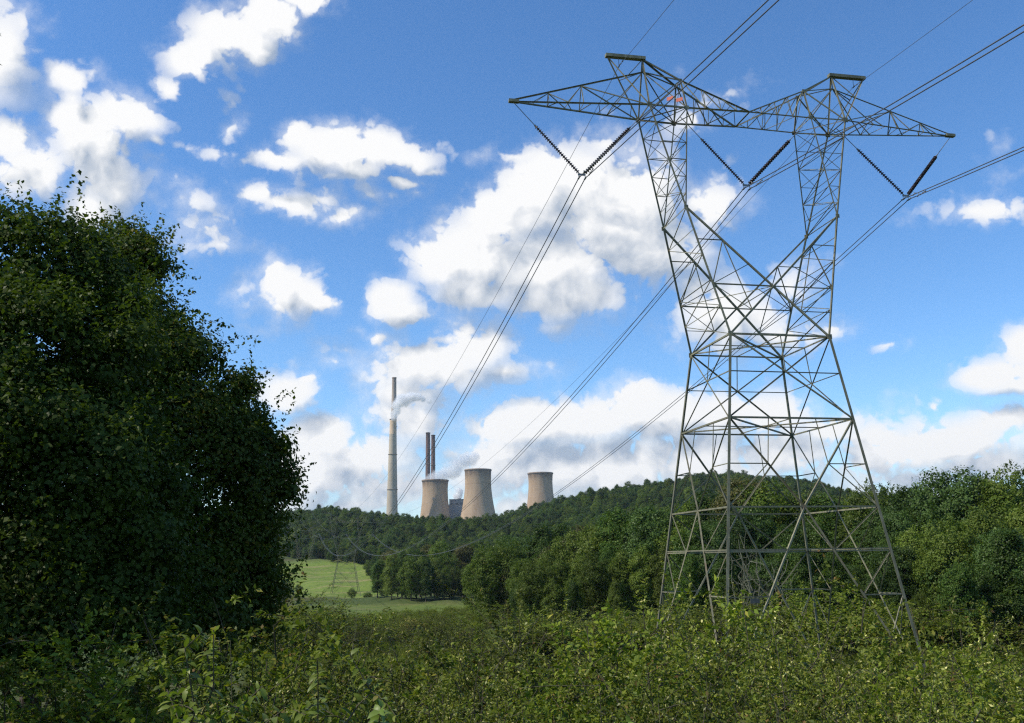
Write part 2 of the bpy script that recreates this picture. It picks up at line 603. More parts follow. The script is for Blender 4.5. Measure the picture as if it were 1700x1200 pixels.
def build_terrain():
    rho = np.concatenate([[0], np.geomspace(1.2, 7500, 230)])
    th = np.unique(np.round(np.concatenate([np.arange(-180, -36, 6), np.arange(-36, 36.01, .5), np.arange(42, 180, 6)]), 3))
    th = np.radians(th)
    A, B = np.meshgrid(th, rho[1:])
    r, d = (B * np.sin(A)), (B * np.cos(A))
    z = ground(r, d)
    V = world(r.ravel(), d.ravel(), z.ravel())
    nt, nr = len(th), len(rho) - 1
    i = np.arange(nr - 1)[:, None] * nt
    j = np.arange(nt)[None]
    k = (j + 1) % nt
    F = np.stack([i + j, i + nt + j, i + nt + k, i + k], -1).reshape(-1, 4)[:, ::-1]
    # close the hub with one more ring
    hub = world(0, 0, 3.7)
    V = np.concatenate([V, hub])
    c = len(V) - 1
    me = bpy.data.meshes.new('ground')
    hubf = [(c, (q + 1) % nt, q) for q in range(nt)]
    me.from_pydata(V.tolist(), [], F.tolist() + hubf)
    me.polygons.foreach_set('use_smooth', np.ones(len(me.polygons), bool))
    # how mown the grass is: the hay field beyond the next pylon and the strip before the tree line
    px = 850 + FPX * np.tan(np.clip(np.append(A.ravel(), 0), -1.2, 1.2))
    R_ = np.append(B.ravel(), 0)
    mw = sstep(R_, 438, 452) * (1 - sstep(R_, 640, 660)) * (1 - sstep(px, 640, 700)) * sstep(px, 425, 455)
    mw = np.maximum(mw, .62 * sstep(R_, 215, 235) * (1 - sstep(R_, 330, 345)) * sstep(px, 500, 560) * (1 - sstep(px, 800, 830)))
    at_ = me.attributes.new('mown', 'FLOAT', 'POINT')
    at_.data.foreach_set('value', mw.astype(np.float32))
    me.update()
    o = obj('ground', me, grass_mat())
    tag(o, 'rough grassy valley floor and hillside with a pale mown field', kind='structure')
    return o


build_terrain()

# ------------------------------------------------------------------ power station on the far plateau
PD = 2300.0
SC_P = PD / FPX      # metres for one photograph pixel out there


def concrete(name, a, b, dark, ztop, zband):
    """weathered concrete: faint lift rings, dirt streaks hanging from the rim"""
    m, N, out = new_mat(name)
    tc = N.n('ShaderNodeTexCoord').outputs['Object']
    n1 = N.noise(N.v('MULTIPLY', tc, (.05, .05, .012)), 1, 6, .65)
    st = N.noise(N.v('MULTIPLY', tc, (.16, .16, .006)), 1, 5, .7)
    ring = N.noise(N.v('MULTIPLY', tc, (.001, .001, .25)), 1, 2, .6)
    z = N.n('ShaderNodeSeparateXYZ', {0: tc}).outputs[2]
    col = N.mix(N.ss(n1, .3, .7), a, b)
    col = N.mix(N.m('MULTIPLY', N.ss(ring, .55, .7), .25), col, dark)
    dirt = N.m('MULTIPLY', N.ss(z, zband, ztop), N.ss(st, .22, .58))
    col = N.mix(N.m('MULTIPLY', dirt, .95), col, dark)
    p = N.n('ShaderNodeBsdfPrincipled', {'Base Color': col, 'Roughness': .9, 'Specular IOR Level': .2})
    N.put(out.inputs[0], p.outputs[0])
    return m


def tower_profile(rb, rthr, rt, h, thr=.78, n=26):
    pr = []
    for i in range(n + 1):
        t = i / n
        if t < thr:
            r = math.sqrt(rthr ** 2 + (rb ** 2 - rthr ** 2) * ((thr - t) / thr) ** 1.75)
        else:
            r = rthr + (rt - rthr) * ((t - thr) / (1 - thr)) ** 1.6
        pr.append((r, t * h))
    return pr


def cooling_tower(px, ytop, wtop, wthr, wbase, ybase, label, depth):
    k = depth / FPX
    top = at(px, ytop, depth)
    bot = at(px, ybase, depth)
    h = top[2] - bot[2]
    root = empty('cooling_tower', (top[0], top[1], bot[2]))
    tag(root, label, 'cooling tower', 'cooling towers of the power station')
    pr = tower_profile(wbase / 2 * k, wthr / 2 * k, wtop / 2 * k, h)
    inner = [(r - 1.2, z) for r, z in pr][::-1]
    V, F = lathe(pr + [(pr[-1][0] - 1.2, h)] + inner[1:], 72)
    mt = concrete('cooling_tower_concrete', (.345, .235, .142), (.445, .322, .205), (.09, .065, .05), h, h * .80)
    obj('shell', mesh_np('cooling_tower_shell', V, F, True), mt, root)
    rt = wtop / 2 * k
    V, F = lathe([(rt + .05, h - 3.6), (rt + 1.0, h - 3.2), (rt + 1.0, h - .2), (rt + .2, h + .3), (rt - 1.5, h + .3)], 72)
    obj('rim_ring', mesh_np('cooling_tower_rim', V, F, True), simple_mat('rim_concrete', (.22, .16, .115), (.30, .22, .16), .2), root)
    # the ring of raking legs under the shell
    rb = wbase / 2 * k
    P = []
    for i in range(36):
        a0, a1, a2 = [2 * math.pi * (i + q) / 36 for q in (0, .5, 1)]
        f0 = (math.cos(a1) * (rb + 2.5), math.sin(a1) * (rb + 2.5), -9)
        for a in (a0, a2):
            P.append(([(math.cos(a) * rb, math.sin(a) * rb, .5), f0], .5))
    V, F = tubes(P, 5)
    obj('leg_ring', mesh_np('cooling_tower_legs', V, F), mt, root)
    return root


cooling_tower(722.5, 797, 43.5, 41.5, 54, 873, 'squat cooling tower breathing steam below the twin brown stacks', 2350)
cooling_tower(793.5, 779.5, 44, 43, 67, 878, 'tallest looking cooling tower in the middle beside the grey boiler house', 2300)
cooling_tower(897, 785, 41.5, 39.5, 54, 862, 'lone cooling tower half sunk behind the wooded ridge', 2450)


def stack(px0, ybase, px1, ytop, wbase, wtop, depth, label, a, b, dark, band=None, rim=True):
    k = depth / FPX
    top = at(px1, ytop, depth)
    bot = at(px0, ybase, depth)
    h = top[2] - bot[2]
    root = empty('chimney_stack', (top[0], top[1], bot[2]))
    tag(root, label, 'chimney', 'chimney stacks of the power station')
    rb, rt = wbase / 2 * k, wtop / 2 * k
    zs = h * (1 - band) if band else h
    rz = rb + (rt - rb) * zs / h
    mt = concrete('stack_concrete', a, b, dark, h, h * .88)
    V, F = lathe([(rb + (rt - rb) * t * zs / h, t * zs) for t in np.linspace(0, 1, 14)], 40)
    obj('shaft', mesh_np('stack_shaft', V, F, True), mt, root)
    if band:
        V, F = lathe([(rz + .01, zs), (rz - .2, zs + .5), (rt, h)], 40)
        obj('top_section', mesh_np('stack_top_section', V, F, True), simple_mat('pale_top_concrete', (.50, .37, .23), (.60, .45, .30), .1), root)
    V, F = lathe([(rt, h - 2.5), (rt + .9, h - 2.2), (rt + .9, h - .3), (rt + .1, h + .2), (rt - 1.2, h + .2), (rt - 1.2, h - 6)], 40)
    obj('rim', mesh_np('stack_rim', V, F, True), simple_mat('stack_rim', dark, tuple(q * 1.5 for q in dark), .2), root)
    for zz in ((.33, .66) if h > 150 else (.6,)):
        r = rb + (rt - rb) * zz
        V, F = lathe([(r, h * zz - .5), (r + 1.3, h * zz - .4), (r + 1.3, h * zz + .7), (r + 1.2, h * zz + .7), (r + 1.2, h * zz), (r, h * zz)], 40)
        obj('gallery', mesh_np('stack_gallery', V, F), simple_mat('gallery_steel', (.2, .17, .14), (.25, .21, .17), .3), root)
    return root


stack(649.2, 872, 652.6, 695.5, 19.5, 10.6, 2280, 'broad pale chimney letting white steam out in front of the taller one',
      (.40, .335, .245), (.50, .43, .32), (.16, .13, .11), band=.145)
stack(650.5, 872, 654.6, 626.5, 14.5, 7.0, 2420, 'tallest thin chimney rising behind the steaming one',
      (.36, .29, .225), (.44, .36, .285), (.26, .20, .155))
stack(708.6, 872, 710.6, 718, 9.2, 7.0, 2500, 'dark brown stack left of its twin behind the steaming cooling tower',
      (.125, .07, .056), (.17, .10, .078), (.05, .035, .03))
stack(717.5, 872, 719.2, 722, 8.6, 6.3, 2530, 'dark brown stack nearer the grey boiler house, slightly lower than its twin',
      (.125, .07, .056), (.17, .10, .078), (.05, .035, .03))


def boiler_house():
    k = 2400 / FPX
    c = at(757, 868, 2400)
    zg = c[2] - 18
    root = empty('boiler_house', (c[0], c[1], zg), YAW)
    tag(root, 'flat roofed grey boiler house between two cooling towers', 'building')
    clad = simple_mat('grey_cladding', (.27, .28, .285), (.33, .34, .345), .06, .7, stretch=(1, 1, .1))
    dark = simple_mat('dark_glazing', (.03, .035, .04), (.05, .055, .06), .1, .3)
    H = (868 - 831) * k + 18
    def part(name, items, m):
        V, F = boxes(items)
        obj(name, mesh_py('boiler_' + name, V, F), m, root)
    part('tall_block', [((2 * k, 0, H / 2), (24 * k, 42, H), 0)], clad)
    part('roof', [((2 * k, 0, H + .6), (24.6 * k, 43, 1.2), 0)], simple_mat('roof_sheet', (.12, .13, .14), (.16, .17, .18), .1))
    part('low_block', [((-3 * k, -26.2, H * .28), (16 * k, 10, H * .56), 0)], simple_mat('pale_cladding', (.24, .25, .26), (.29, .30, .31), .06))
    for i in range(3):
        part('window', [((2 * k - 11 + i * 11, -21.2, H * .86), (7, .6, 3), 0)], dark)
    part('duct', [((-9.4 * k, -22, H * .42), (5, 5, H * .84), 0)], simple_mat('duct_steel', (.3, .3, .3), (.36, .36, .36), .1))
    part('roof_house', [((5 * k, 4, H + 3.2), (6 * k, 10, 4), 0)], clad)
    c = at(632.5, 864, 2250)
    r2 = empty('pump_house', (c[0], c[1], c[2] - 8), YAW)
    tag(r2, 'small dark flat roofed shed at the foot of the pale chimney', 'building')
    k = 2250 / FPX
    V, F = boxes([((0, 0, 9.5), (11 * k, 12, 19), 0)])
    obj('wall', mesh_py('shed_wall', V, F), simple_mat('dark_cladding', (.07, .075, .08), (.10, .105, .11), .1), r2)
    V, F = boxes([((0, 0, 19.4), (11.6 * k, 13, .8), 0)])
    obj('roof', mesh_py('shed_roof', V, F), simple_mat('shed_roof', (.16, .16, .16), (.2, .2, .2), .1), r2)
    V, F = boxes([((2.5 * k, 0, 21.6), (3 * k, 5, 3.6), 0)])
    obj('vent', mesh_py('shed_vent', V, F), simple_mat('shed_vent', (.12, .12, .12), (.15, .15, .15), .1), r2)


boiler_house()


def steam(name, path, label, density, cell, soft=1.0, cat='steam', aniso=.0):
    """a body of drifting steam: hull round a row of (px, py, radius px), filled with broken cloud"""
    D = path[0][3]
    pts = np.array([at(p[0], p[1], p[3]) for p in path])
    rad = np.array([p[2] * p[3] / FPX for p in path])
    o0 = pts[0].copy()
    t = np.linspace(0, 1, len(pts))
    tt = np.linspace(0, 1, 40)
    P = np.stack([np.interp(tt, t, pts[:, i]) for i in range(3)], 1) - o0
    Rr = np.interp(tt, t, rad)
    Rr[0] *= .4; Rr[-1] *= .1
    V, F = tubes([(P, Rr)], 24)
    n = len(P) * 24
    caps = [list(range(23, -1, -1)), list(range(n - 24, n))]
    me = mesh_py(name, V, F.tolist() + caps, True)
    m, N, out = new_mat(name + '_vapour')
    tc = N.n('ShaderNodeTexCoord').outputs['Object']
    nz = N.noise(N.v('SCALE', tc, 1.0 / cell), 1.0, 3, .5)
    # distance from the plume's line, by the nearest of its points
    near = None
    for p, r_ in zip(P[::3], Rr[::3]):
        q = N.m('DIVIDE', N.v('DISTANCE', tc, tuple(p), out=1), max(r_, .5))
        near = q if near is None else N.m('MINIMUM', near, q)
    body = N.ss(N.m('ADD', N.m('SUBTRACT', 1.05, near), N.m('MULTIPLY_ADD', nz, 1.9 * soft, -.95 * soft)), .10, .60)
    pv = N.n('ShaderNodeVolumePrincipled', {'Color': (.98, .98, .98, 1), 'Density': N.m('MULTIPLY', body, density), 'Anisotropy': aniso})
    N.put(out.inputs['Volume'], pv.outputs[0])
    o = obj(name, me, m)
    o.location = Vector(o0.tolist())
    tag(o, label, cat, kind='stuff')
    return o


steam('steam_plume', [(652.5, 698, 6, 2275), (653.5, 690, 8, 2270), (656, 681, 11, 2270), (661, 671, 13, 2270), (669, 664, 14, 2270), (679, 660, 12, 2270), (692, 660, 9, 2270), (706, 663, 7, 2270), (724, 669, 5, 2270)],
      'white steam curling away from the mouth of the pale chimney', .13, 18, 1.0)
steam('steam_plume', [(704, 798, 5, 2335), (712, 796, 10, 2335), (724, 793, 14, 2335), (740, 786, 16, 2335), (756, 775, 18, 2335), (775, 764, 17, 2335), (795, 752, 14, 2335)],
      'thin steam drifting off the squat cooling tower beside the twin stacks', .05, 26, .9)
steam('steam_plume', [(757, 832, 6, 2405), (759, 824, 9, 2405), (762, 818, 9, 2405), (767, 812, 6, 2405)],
      'small white puff above the grey boiler house roof', .2, 15)

# ------------------------------------------------------------------ pylons
ZW, ZF = 20.16, -3.5
LEG = dict(aw=3.673, bw=3.558, sa=.13402, sb=.13199)
LV = dict(W=20.16, B=14.288, C=8.383, D=5.567, E=2.806)


def pylon_members(squash=1.0):
    """list of (part name, end, end, flange width); near nodes have sy = -1"""
    mem = []

    def zq(z):
        return z if z >= ZW else ZW - (ZW - z) * squash

    def leg(sx, sy, z):
        return np.array([sx * (LEG['aw'] + LEG['sa'] * (ZW - z)), sy * (LEG['bw'] + LEG['sb'] * (ZW - z)), z])

    def add(name, a, b, w):
        a = np.array(a, float).copy(); b = np.array(b, float).copy()
        a[2], b[2] = zq(a[2]), zq(b[2])
        mem.append((name, a, b, w))
    lerp = lambda a, b, t: np.asarray(a) * (1 - t) + np.asarray(b) * t
    cor = [(-1, -1), (1, -1), (1, 1), (-1, 1)]
    faces = [(cor[i], cor[(i + 1) % 4]) for i in range(4)]
    # body
    for c in cor:
        add('leg', leg(*c, ZF), leg(*c, ZW), .24)
    for lv in ('W', 'B'):
        z = LV[lv]
        P = [leg(*c, z) for c in cor]
        for i in range(4):
            add('belt_strut', P[i], P[(i + 1) % 4], .15)
        add('plan_brace', P[0], P[2] - [0, 0, .08], .13)
        add('plan_brace', P[1], P[3] + [0, 0, .08], .13)
        mids = [lerp(P[i], P[(i + 1) % 4], .5) for i in range(4)]
        add('plan_brace', mids[0], mids[2], .09)
        add('plan_brace', mids[1], mids[3], .09)
    for (c0, c1) in faces:
        W0, W1, B0, B1 = leg(*c0, LV['W']), leg(*c1, LV['W']), leg(*c0, LV['B']), leg(*c1, LV['B'])
        C0, C1 = leg(*c0, LV['C']), leg(*c1, LV['C'])
        nrm = np.array([c0[0] + c1[0], c0[1] + c1[1], 0]) * .03
        add('diagonal_brace', W0 + nrm, B1 + nrm, .12)
        add('diagonal_brace', W1 - nrm, B0 - nrm, .12)
        s = np.linalg.norm(W1 - W0) / (np.linalg.norm(W1 - W0) + np.linalg.norm(B1 - B0))
        X = lerp(W0, B1, s)
        add('cross_strut', leg(*c0, X[2]), X, .085)
        add('cross_strut', X, leg(*c1, X[2]), .085)
        add('hanger', lerp(W0, W1, .5), X, .065)
        # V below the belt
        MC = lerp(C0, C1, .5)
        add('belt_strut', C0, C1, .13)
        add('diagonal_brace', B0, MC, .14)
        add('diagonal_brace', B1, MC, .14)
        for (Bq, Cq, c) in ((B0, C0, c0), (B1, C1, c1)):
            m = lerp(Bq, MC, .52)
            add('cross_strut', leg(*c, m[2]), m, .085)
            add('redundant_brace', m, Cq, .075)
            add('hanger', lerp(Bq, (B0 + B1) / 2, .62), m, .06)
        # inverted V down to the feet
        for c in (c0, c1):
            foot = leg(*c, ZF)
            add('diagonal_brace', MC, foot, .14)
            g = lambda z: lerp(MC, foot, (MC[2] - z) / (MC[2] - ZF))
            last = leg(*c, LV['C'])
            for lv in ('D', 'E'):
                z = LV[lv]
                add('cross_strut', leg(*c, z), g(z), .10)
                add('redundant_brace', last, g(z), .085)
                last = leg(*c, z)
            add('redundant_brace', last, g(.2), .075)
    for c0, c1 in faces:   # long horizontals at the D level, seen edge on against the wood
        add('belt_strut', leg(*c0, LV['D']) + [0, 0, .12], leg(*c1, LV['D']) + [0, 0, .12], .09)
    # waist to the arms
    K = lambda sx, sy: np.array([sx * 5.858, sy * 2.294, 29.624])
    X0 = lambda sy: np.array([0, sy * 3.07, 23.808])
    L = lambda sx, sy: np.array([sx * 7.852, sy * 1.288, 37.847])
    I = lambda sx, sy: np.array([sx * 4.967, sy * 1.33, 37.80])
    U = lambda sx, sy: np.array([sx * 5.018, sy * .471, 40.442])
    Mi = lambda sy: np.array([0, sy * 1.275, 37.902])
    Q = lambda sx: np.array([sx * 7.787, 0, 41.123])
    Pk = lambda sx: np.array([sx * 7.777, 0, 42.166])
    Sp = lambda sx: np.array([sx * 10.553, 0, 42.203])
    T = lambda sx: np.array([sx * 17.897, 0, 37.88])
    for sx in (-1, 1):
        for sy in (-1, 1):
            Wc = leg(sx, sy, ZW)
            add('leg', Wc, K(sx, sy), .20)
            add('diagonal_brace', K(sx, sy), X0(sy) + [0, sy * .04 * sx, 0], .16)
            add('diagonal_brace', X0(sy) + [0, sy * .04 * sx, 0], leg(-sx, sy, ZW), .16)
            t = (23.808 - ZW) / (29.624 - ZW)
            Xl = lerp(Wc, K(sx, sy), t)
            add('cross_strut', Xl, X0(sy), .11)
            # bracing of the open triangle above
            t1 = .62
            a, b = lerp(Wc, K(sx, sy), t1 + .02), lerp(K(sx, sy), X0(sy), .62)
            a2 = lerp(Wc, K(sx, sy), .72)
            b2 = lerp(K(sx, sy), X0(sy), .42)
            add('cross_strut', lerp(Wc, K(sx, sy), (b2[2] - ZW) / (29.624 - ZW)), b2, .08)
            add('redundant_brace', b2, Xl, .08)
            add('redundant_brace', Xl, lerp(K(sx, sy), X0(sy), .72), .07)
            add('hanger', b2, lerp(X0(sy), leg(sx, sy, ZW), .5), .07)
            mm = lerp(X0(sy), leg(sx, sy, ZW), .5)
            add('redundant_brace', mm, Xl, .07)
            add('redundant_brace', mm, lerp(Wc, K(sx, sy), t * .5), .065)
        # side faces between waist and arm root
        lev = [0, .22, .42, .62, .82, 1]
        for i in range(5):
            a0, a1 = lerp(leg(sx, -1, ZW), K(sx, -1), lev[i]), lerp(leg(sx, -1, ZW), K(sx, -1), lev[i + 1])
            b0, b1 = lerp(leg(sx, 1, ZW), K(sx, 1), lev[i]), lerp(leg(sx, 1, ZW), K(sx, 1), lev[i + 1])
            add('cross_strut', a1, b1, .10 if i in (1, 4) else .07)
            add('lattice_bar', *((a0, b1) if i % 2 else (b0, a1)), .07)
            if i < 2:
                add('lattice_bar', *((b0, a1) if i % 2 else (a0, b1)), .065)
        # arms: two chords a face, running together at the root
        for sy in (-1, 1):
            add('arm_chord', K(sx, sy), L(sx, sy), .17)
            add('arm_chord', K(sx, sy), I(sx, sy), .12)
        al = [.14, .30, .47, .64, .82, 1]
        for i in range(6):
            z1 = al[i]
            z0 = al[i - 1] if i else 0
            for sy in (-1, 1):   # the broad faces
                o1, i1 = lerp(K(sx, sy), L(sx, sy), z1), lerp(K(sx, sy), I(sx, sy), z1)
                o0, i0 = lerp(K(sx, sy), L(sx, sy), z0), lerp(K(sx, sy), I(sx, sy), z0)
                if 0 < i < 5:
                    add('cross_strut', o1, i1, .06)
                if i:
                    add('lattice_bar', *((o0, i1) if i % 2 else (i0, o1)), .06)
            for fn in (L, I):    # the narrow faces
                p1, q1 = lerp(K(sx, -1), fn(sx, -1), z1), lerp(K(sx, 1), fn(sx, 1), z1)
                p0, q0 = lerp(K(sx, -1), fn(sx, -1), z0), lerp(K(sx, 1), fn(sx, 1), z0)
                if i < 5:
                    add('cross_strut', p1, q1, .06)
                add('lattice_bar', *((p0, q1) if i % 2 else (q0, p1)), .055)
        # head: peak, ground wire bracket and cross arm
        for sy in (-1, 1):
            add('bridge_chord', T(sx), L(sx, sy), .13)
            add('bridge_chord', L(sx, sy), I(sx, sy), .14)
            add('bridge_chord', I(sx, sy), Mi(sy), .13)
            add('bridge_chord', Pk(sx), U(sx, sy), .14)
            add('bridge_chord', U(sx, sy), Mi(sy), .13)
            add('cross_strut', Q(sx), U(sx, sy), .09)
            add('mast_post', Pk(sx) + [0, sy * .03, 0], L(sx, sy), .12)
            add('mast_post', U(sx, sy), I(sx, sy), .12)
            add('diagonal_brace', U(sx, sy), L(sx, sy), .10)
            add('diagonal_brace', Q(sx), I(sx, sy), .08)
            add('bracket_strut', Sp(sx), L(sx, sy), .10)
        add('arm_top_chord', T(sx) + [0, 0, .12], Q(sx), .13)
        add('mast_post', Q(sx), Pk(sx), .12)
        add('cross_strut', U(sx, -1), U(sx, 1), .09)
        add('cross_strut', I(sx, -1), I(sx, 1), .11)
        add('cross_strut', L(sx, -1), L(sx, 1), .12)
        add('plan_brace', L(sx, -1), I(sx, 1), .08)
        add('plan_brace', L(sx, 1), I(sx, -1) + [0, 0, .08], .08)
        add('diagonal_brace', U(sx, -1), I(sx, 1), .06)
        add('bracket_strut', Pk(sx), lerp(Sp(sx), L(sx, -1), .45), .07)
        add('bracket_strut', Q(sx), lerp(Sp(sx), L(sx, 1), .38), .07)
        # cross arm lacing
        top = [lerp(T(sx), Q(sx), t) for t in (.27, .52, 1.0)]
        for sy in (-1, 1):
            bt = lambda t: lerp(T(sx), L(sx, sy), t)
            add('hanger', top[0], bt(.27), .065)
            add('hanger', top[1], bt(.52), .075)
            add('lattice_bar', top[0], bt(.15), .06)
            add('lattice_bar', top[0], bt(.42), .07)
            add('lattice_bar', top[1], bt(.40), .07)
            add('lattice_bar', top[1], bt(.99), .09)
            add('lattice_bar', lerp(top[1], L(sx, sy), .5), bt(.66), .07)
            add('lattice_bar', Q(sx), bt(.74), .075)
        for i, t in enumerate((.27, .40, .52, .63, .74, .87)):
            a, b = lerp(T(sx), L(sx, -1), t), lerp(T(sx), L(sx, 1), t + .06)
            add('plan_brace', *((a, b) if i % 2 else (lerp(T(sx), L(sx, 1), t), lerp(T(sx), L(sx, -1), t + .06))), .06)
            if i in (0, 2, 4):
                add('plan_brace', lerp(T(sx), L(sx, -1), t), lerp(T(sx), L(sx, 1), t), .06)
        # middle bay lacing
        for sy in (-1, 1):
            for i, (u0, l0, l1) in enumerate(((.0, .0, .30), (.33, .30, .55), (.60, .55, .80))):
                up = lerp(U(sx, sy), Mi(sy), u0 if u0 else .02)
                up2 = lerp(U(sx, sy), Mi(sy), min(u0 + .33, .93))
                lo = lerp(I(sx, sy), Mi(sy), l1)
                add('lattice_bar', up, lo, .085)
                add('lattice_bar', lo, up2, .06)
                add('hanger', lerp(U(sx, sy), Mi(sy), l1), lo, .055)
        for i, t in enumerate((0, .25, .5, .75)):
            a, b = lerp(I(sx, -1), Mi(-1), t), lerp(I(sx, 1), Mi(1), t + .25)
            add('plan_brace', *((a, b) if i % 2 else (lerp(I(sx, 1), Mi(1), t), lerp(I(sx, -1), Mi(-1), t + .25))), .065)
            c, d = lerp(U(sx, -1), Mi(-1), t), lerp(U(sx, 1), Mi(1), t)
            if i:
                add('plan_brace', c, d, .06)
    add('cross_strut', Mi(-1), Mi(1), .16)
    add('plan_brace', X0(-1), X0(1), .09)
    for sx in (-1, 1):
        t = (23.808 - ZW) / (29.624 - ZW)
        add('plan_brace', X0(-1), lerp(leg(sx, 1, ZW), K(sx, 1), t), .07)
    pts = dict(T=T, L=L, I=I, U=U, K=K, X0=X0, Q=Q, Pk=Pk, Sp=Sp, Mi=Mi, leg=leg, zq=zq)
    return mem, pts


def angle_bar(a, b, w, flip):
    """rolled angle section between two points"""
    a, b = np.asarray(a, float), np.asarray(b, float)
    d = unit(b - a)
    ref = np.array([0, 0, 1.0]) if abs(d[2]) < .9 else np.array([1.0, 0, 0])
    x = unit(np.cross(d, ref)) * flip
    y = np.cross(d, x)
    t = max(w * .12, .012)
    prof = [(0, 0), (w, 0), (w, t), (t, t), (t, w), (0, w)]
    V = [p + x * (u - w * .4) + y * (v - w * .4) for p in (a, b) for u, v in prof]
    F = [(i, (i + 1) % 6, 6 + (i + 1) % 6, 6 + i) for i in range(6)] + [(5, 4, 3, 2, 1, 0), (6, 7, 8, 9, 10, 11)]
    return V, F


def make_pylon(loc, rz, label, squash=1.0, far=False):
    root = empty('pylon', loc, rz)
    tag(root, label, 'pylon', 'lattice pylons carrying the line')
    mem, pts = pylon_members(squash)
    zq = pts['zq']
    big = {'leg', 'belt_strut', 'diagonal_brace', 'bridge_chord', 'arm_chord', 'arm_top_chord', 'bracket_beam', 'mast_post', 'bracket_strut'}
    if far:
        VV, FF = [], []
        for k, (n, a, b, w) in enumerate(mem):
            V, F = angle_bar(a, b, w * .6, 1 if k % 2 else -1)
            if n in big:
                obj(n, mesh_py('far_' + n, V, F), M['steel'], root)
            else:
                off = len(VV)
                VV += V
                FF += [tuple(off + q for q in f) for f in F]
        o = obj('lacing', mesh_py('far_lacing', VV, FF), M['steel'], root)
        o['kind'] = 'stuff'
    else:
        for k, (n, a, b, w) in enumerate(mem):
            V, F = angle_bar(a, b, w * .80, 1 if (a + b)[0] * (1 if k % 2 else -1) > 0 else -1)
            obj(n, mesh_py('pylon_' + n, V, F), M['steel'], root)
    for sx in (-1, 1):
        a, b = pts['Pk'](sx), pts['Sp'](sx)
        V, F = boxes([((sx * (9.12), 0, 42.24), (3.1, .40, .24), 0)])
        obj('peak_beam', mesh_py('pylon_peak_beam', V, F), M['steel'], root)
        V, F = boxes([((sx * 17.75, 0, 37.93), (.75, .34, .22), 0)])
        obj('arm_end_plate', mesh_py('pylon_arm_end', V, F), M['steel'], root)
        if not far:
            for sy in (-1, 1):
                for P, s, tilt in ((pts['L'](sx, sy), .62, 0), (pts['K'](sx, sy), .5, 0), (pts['I'](sx, sy), .5, 0), (pts['U'](sx, sy), .4, 0), (pts['leg'](sx, sy, ZW), .58, 0)):
                    V, F = boxes([((P[0], P[1] + sy * .05, zq(P[2])), (s * .6, .03, s * .6), 0)])
                    obj('gusset_plate', mesh_py('pylon_gusset', V, F), M['steel'], root)
    if not far:
        # step bolts up the near leg
        P = []
        for i in range(64):
            z = -1 + i * .62
            p = pts['leg'](-1, -1, z) if z < ZW else None
            if p is None:
                t = (z - ZW) / (29.624 - ZW)
                if t > 1: break
                p = pts['leg'](-1, -1, ZW) * (1 - t) + pts['K'](-1, -1) * t
            dx = np.array([-.2, .02, 0]) if i % 2 else np.array([.05, -.22, 0])
            P.append(([p, p + dx], .014))
        V, F = tubes(P, 4)
        o = obj('step_bolts', mesh_np('pylon_step_bolts', V, F), M['steel'], root)
        o['kind'] = 'stuff'
        e = pts['leg'](-1, -1, LV['E'])
        V, F = boxes([((e[0] + 1.75, e[1] - .12, LV['E'] - .22), (.62, .03, .30), 0)])
        obj('blank_plate', mesh_py('pylon_plate', V, F), M['plate'], root)
        for dx, dz in ((-1.35, .55), (-.62, .52)):
            P_ = pts['I'](-1, -1)
            V, F = boxes([((P_[0] + dx, P_[1] - .16, P_[2] + dz), (.50, .03, .27), -.75)])
            obj('marker_plate', mesh_py('pylon_marker', V, F), M['orange'], root)
    # concrete footings
    for c in ((-1, -1), (1, -1), (1, 1), (-1, 1)):
        p = pts['leg'](*c, ZF)
        V, F = lathe([(0, .35), (.42, .35), (.45, .3), (.45, -1.2), (0, -1.2)], 14)
        o = obj('footing', mesh_np('pylon_footing', V, F), M['concrete'], root)
        o.location = (float(p[0]), float(p[1]), float(zq(ZF)))
    return root


M['concrete'] = simple_mat('footing_concrete', (.30, .29, .27), (.38, .37, .34), 3, .9)
PYL_LABEL = 'huge grey lattice pylon with two peaks standing in the shrubs close by'
pylon = make_pylon((0, 0, 0), 0, PYL_LABEL)
T2C = at(575, 900, 465)
T2Z = 18.2 - 32.5
pylon2 = make_pylon((T2C[0], T2C[1], T2Z), .047, 'small distant pylon standing at the edge of the pale mown field', squash=.72, far=True)
T3C = at(506, 900, 640)
pylon3 = make_pylon((T3C[0], T3C[1], at(506, 970, 640)[2] - 3.1), .30, 'faint distant pylon against the dark wood beside the big dark tree', squash=.6, far=True)

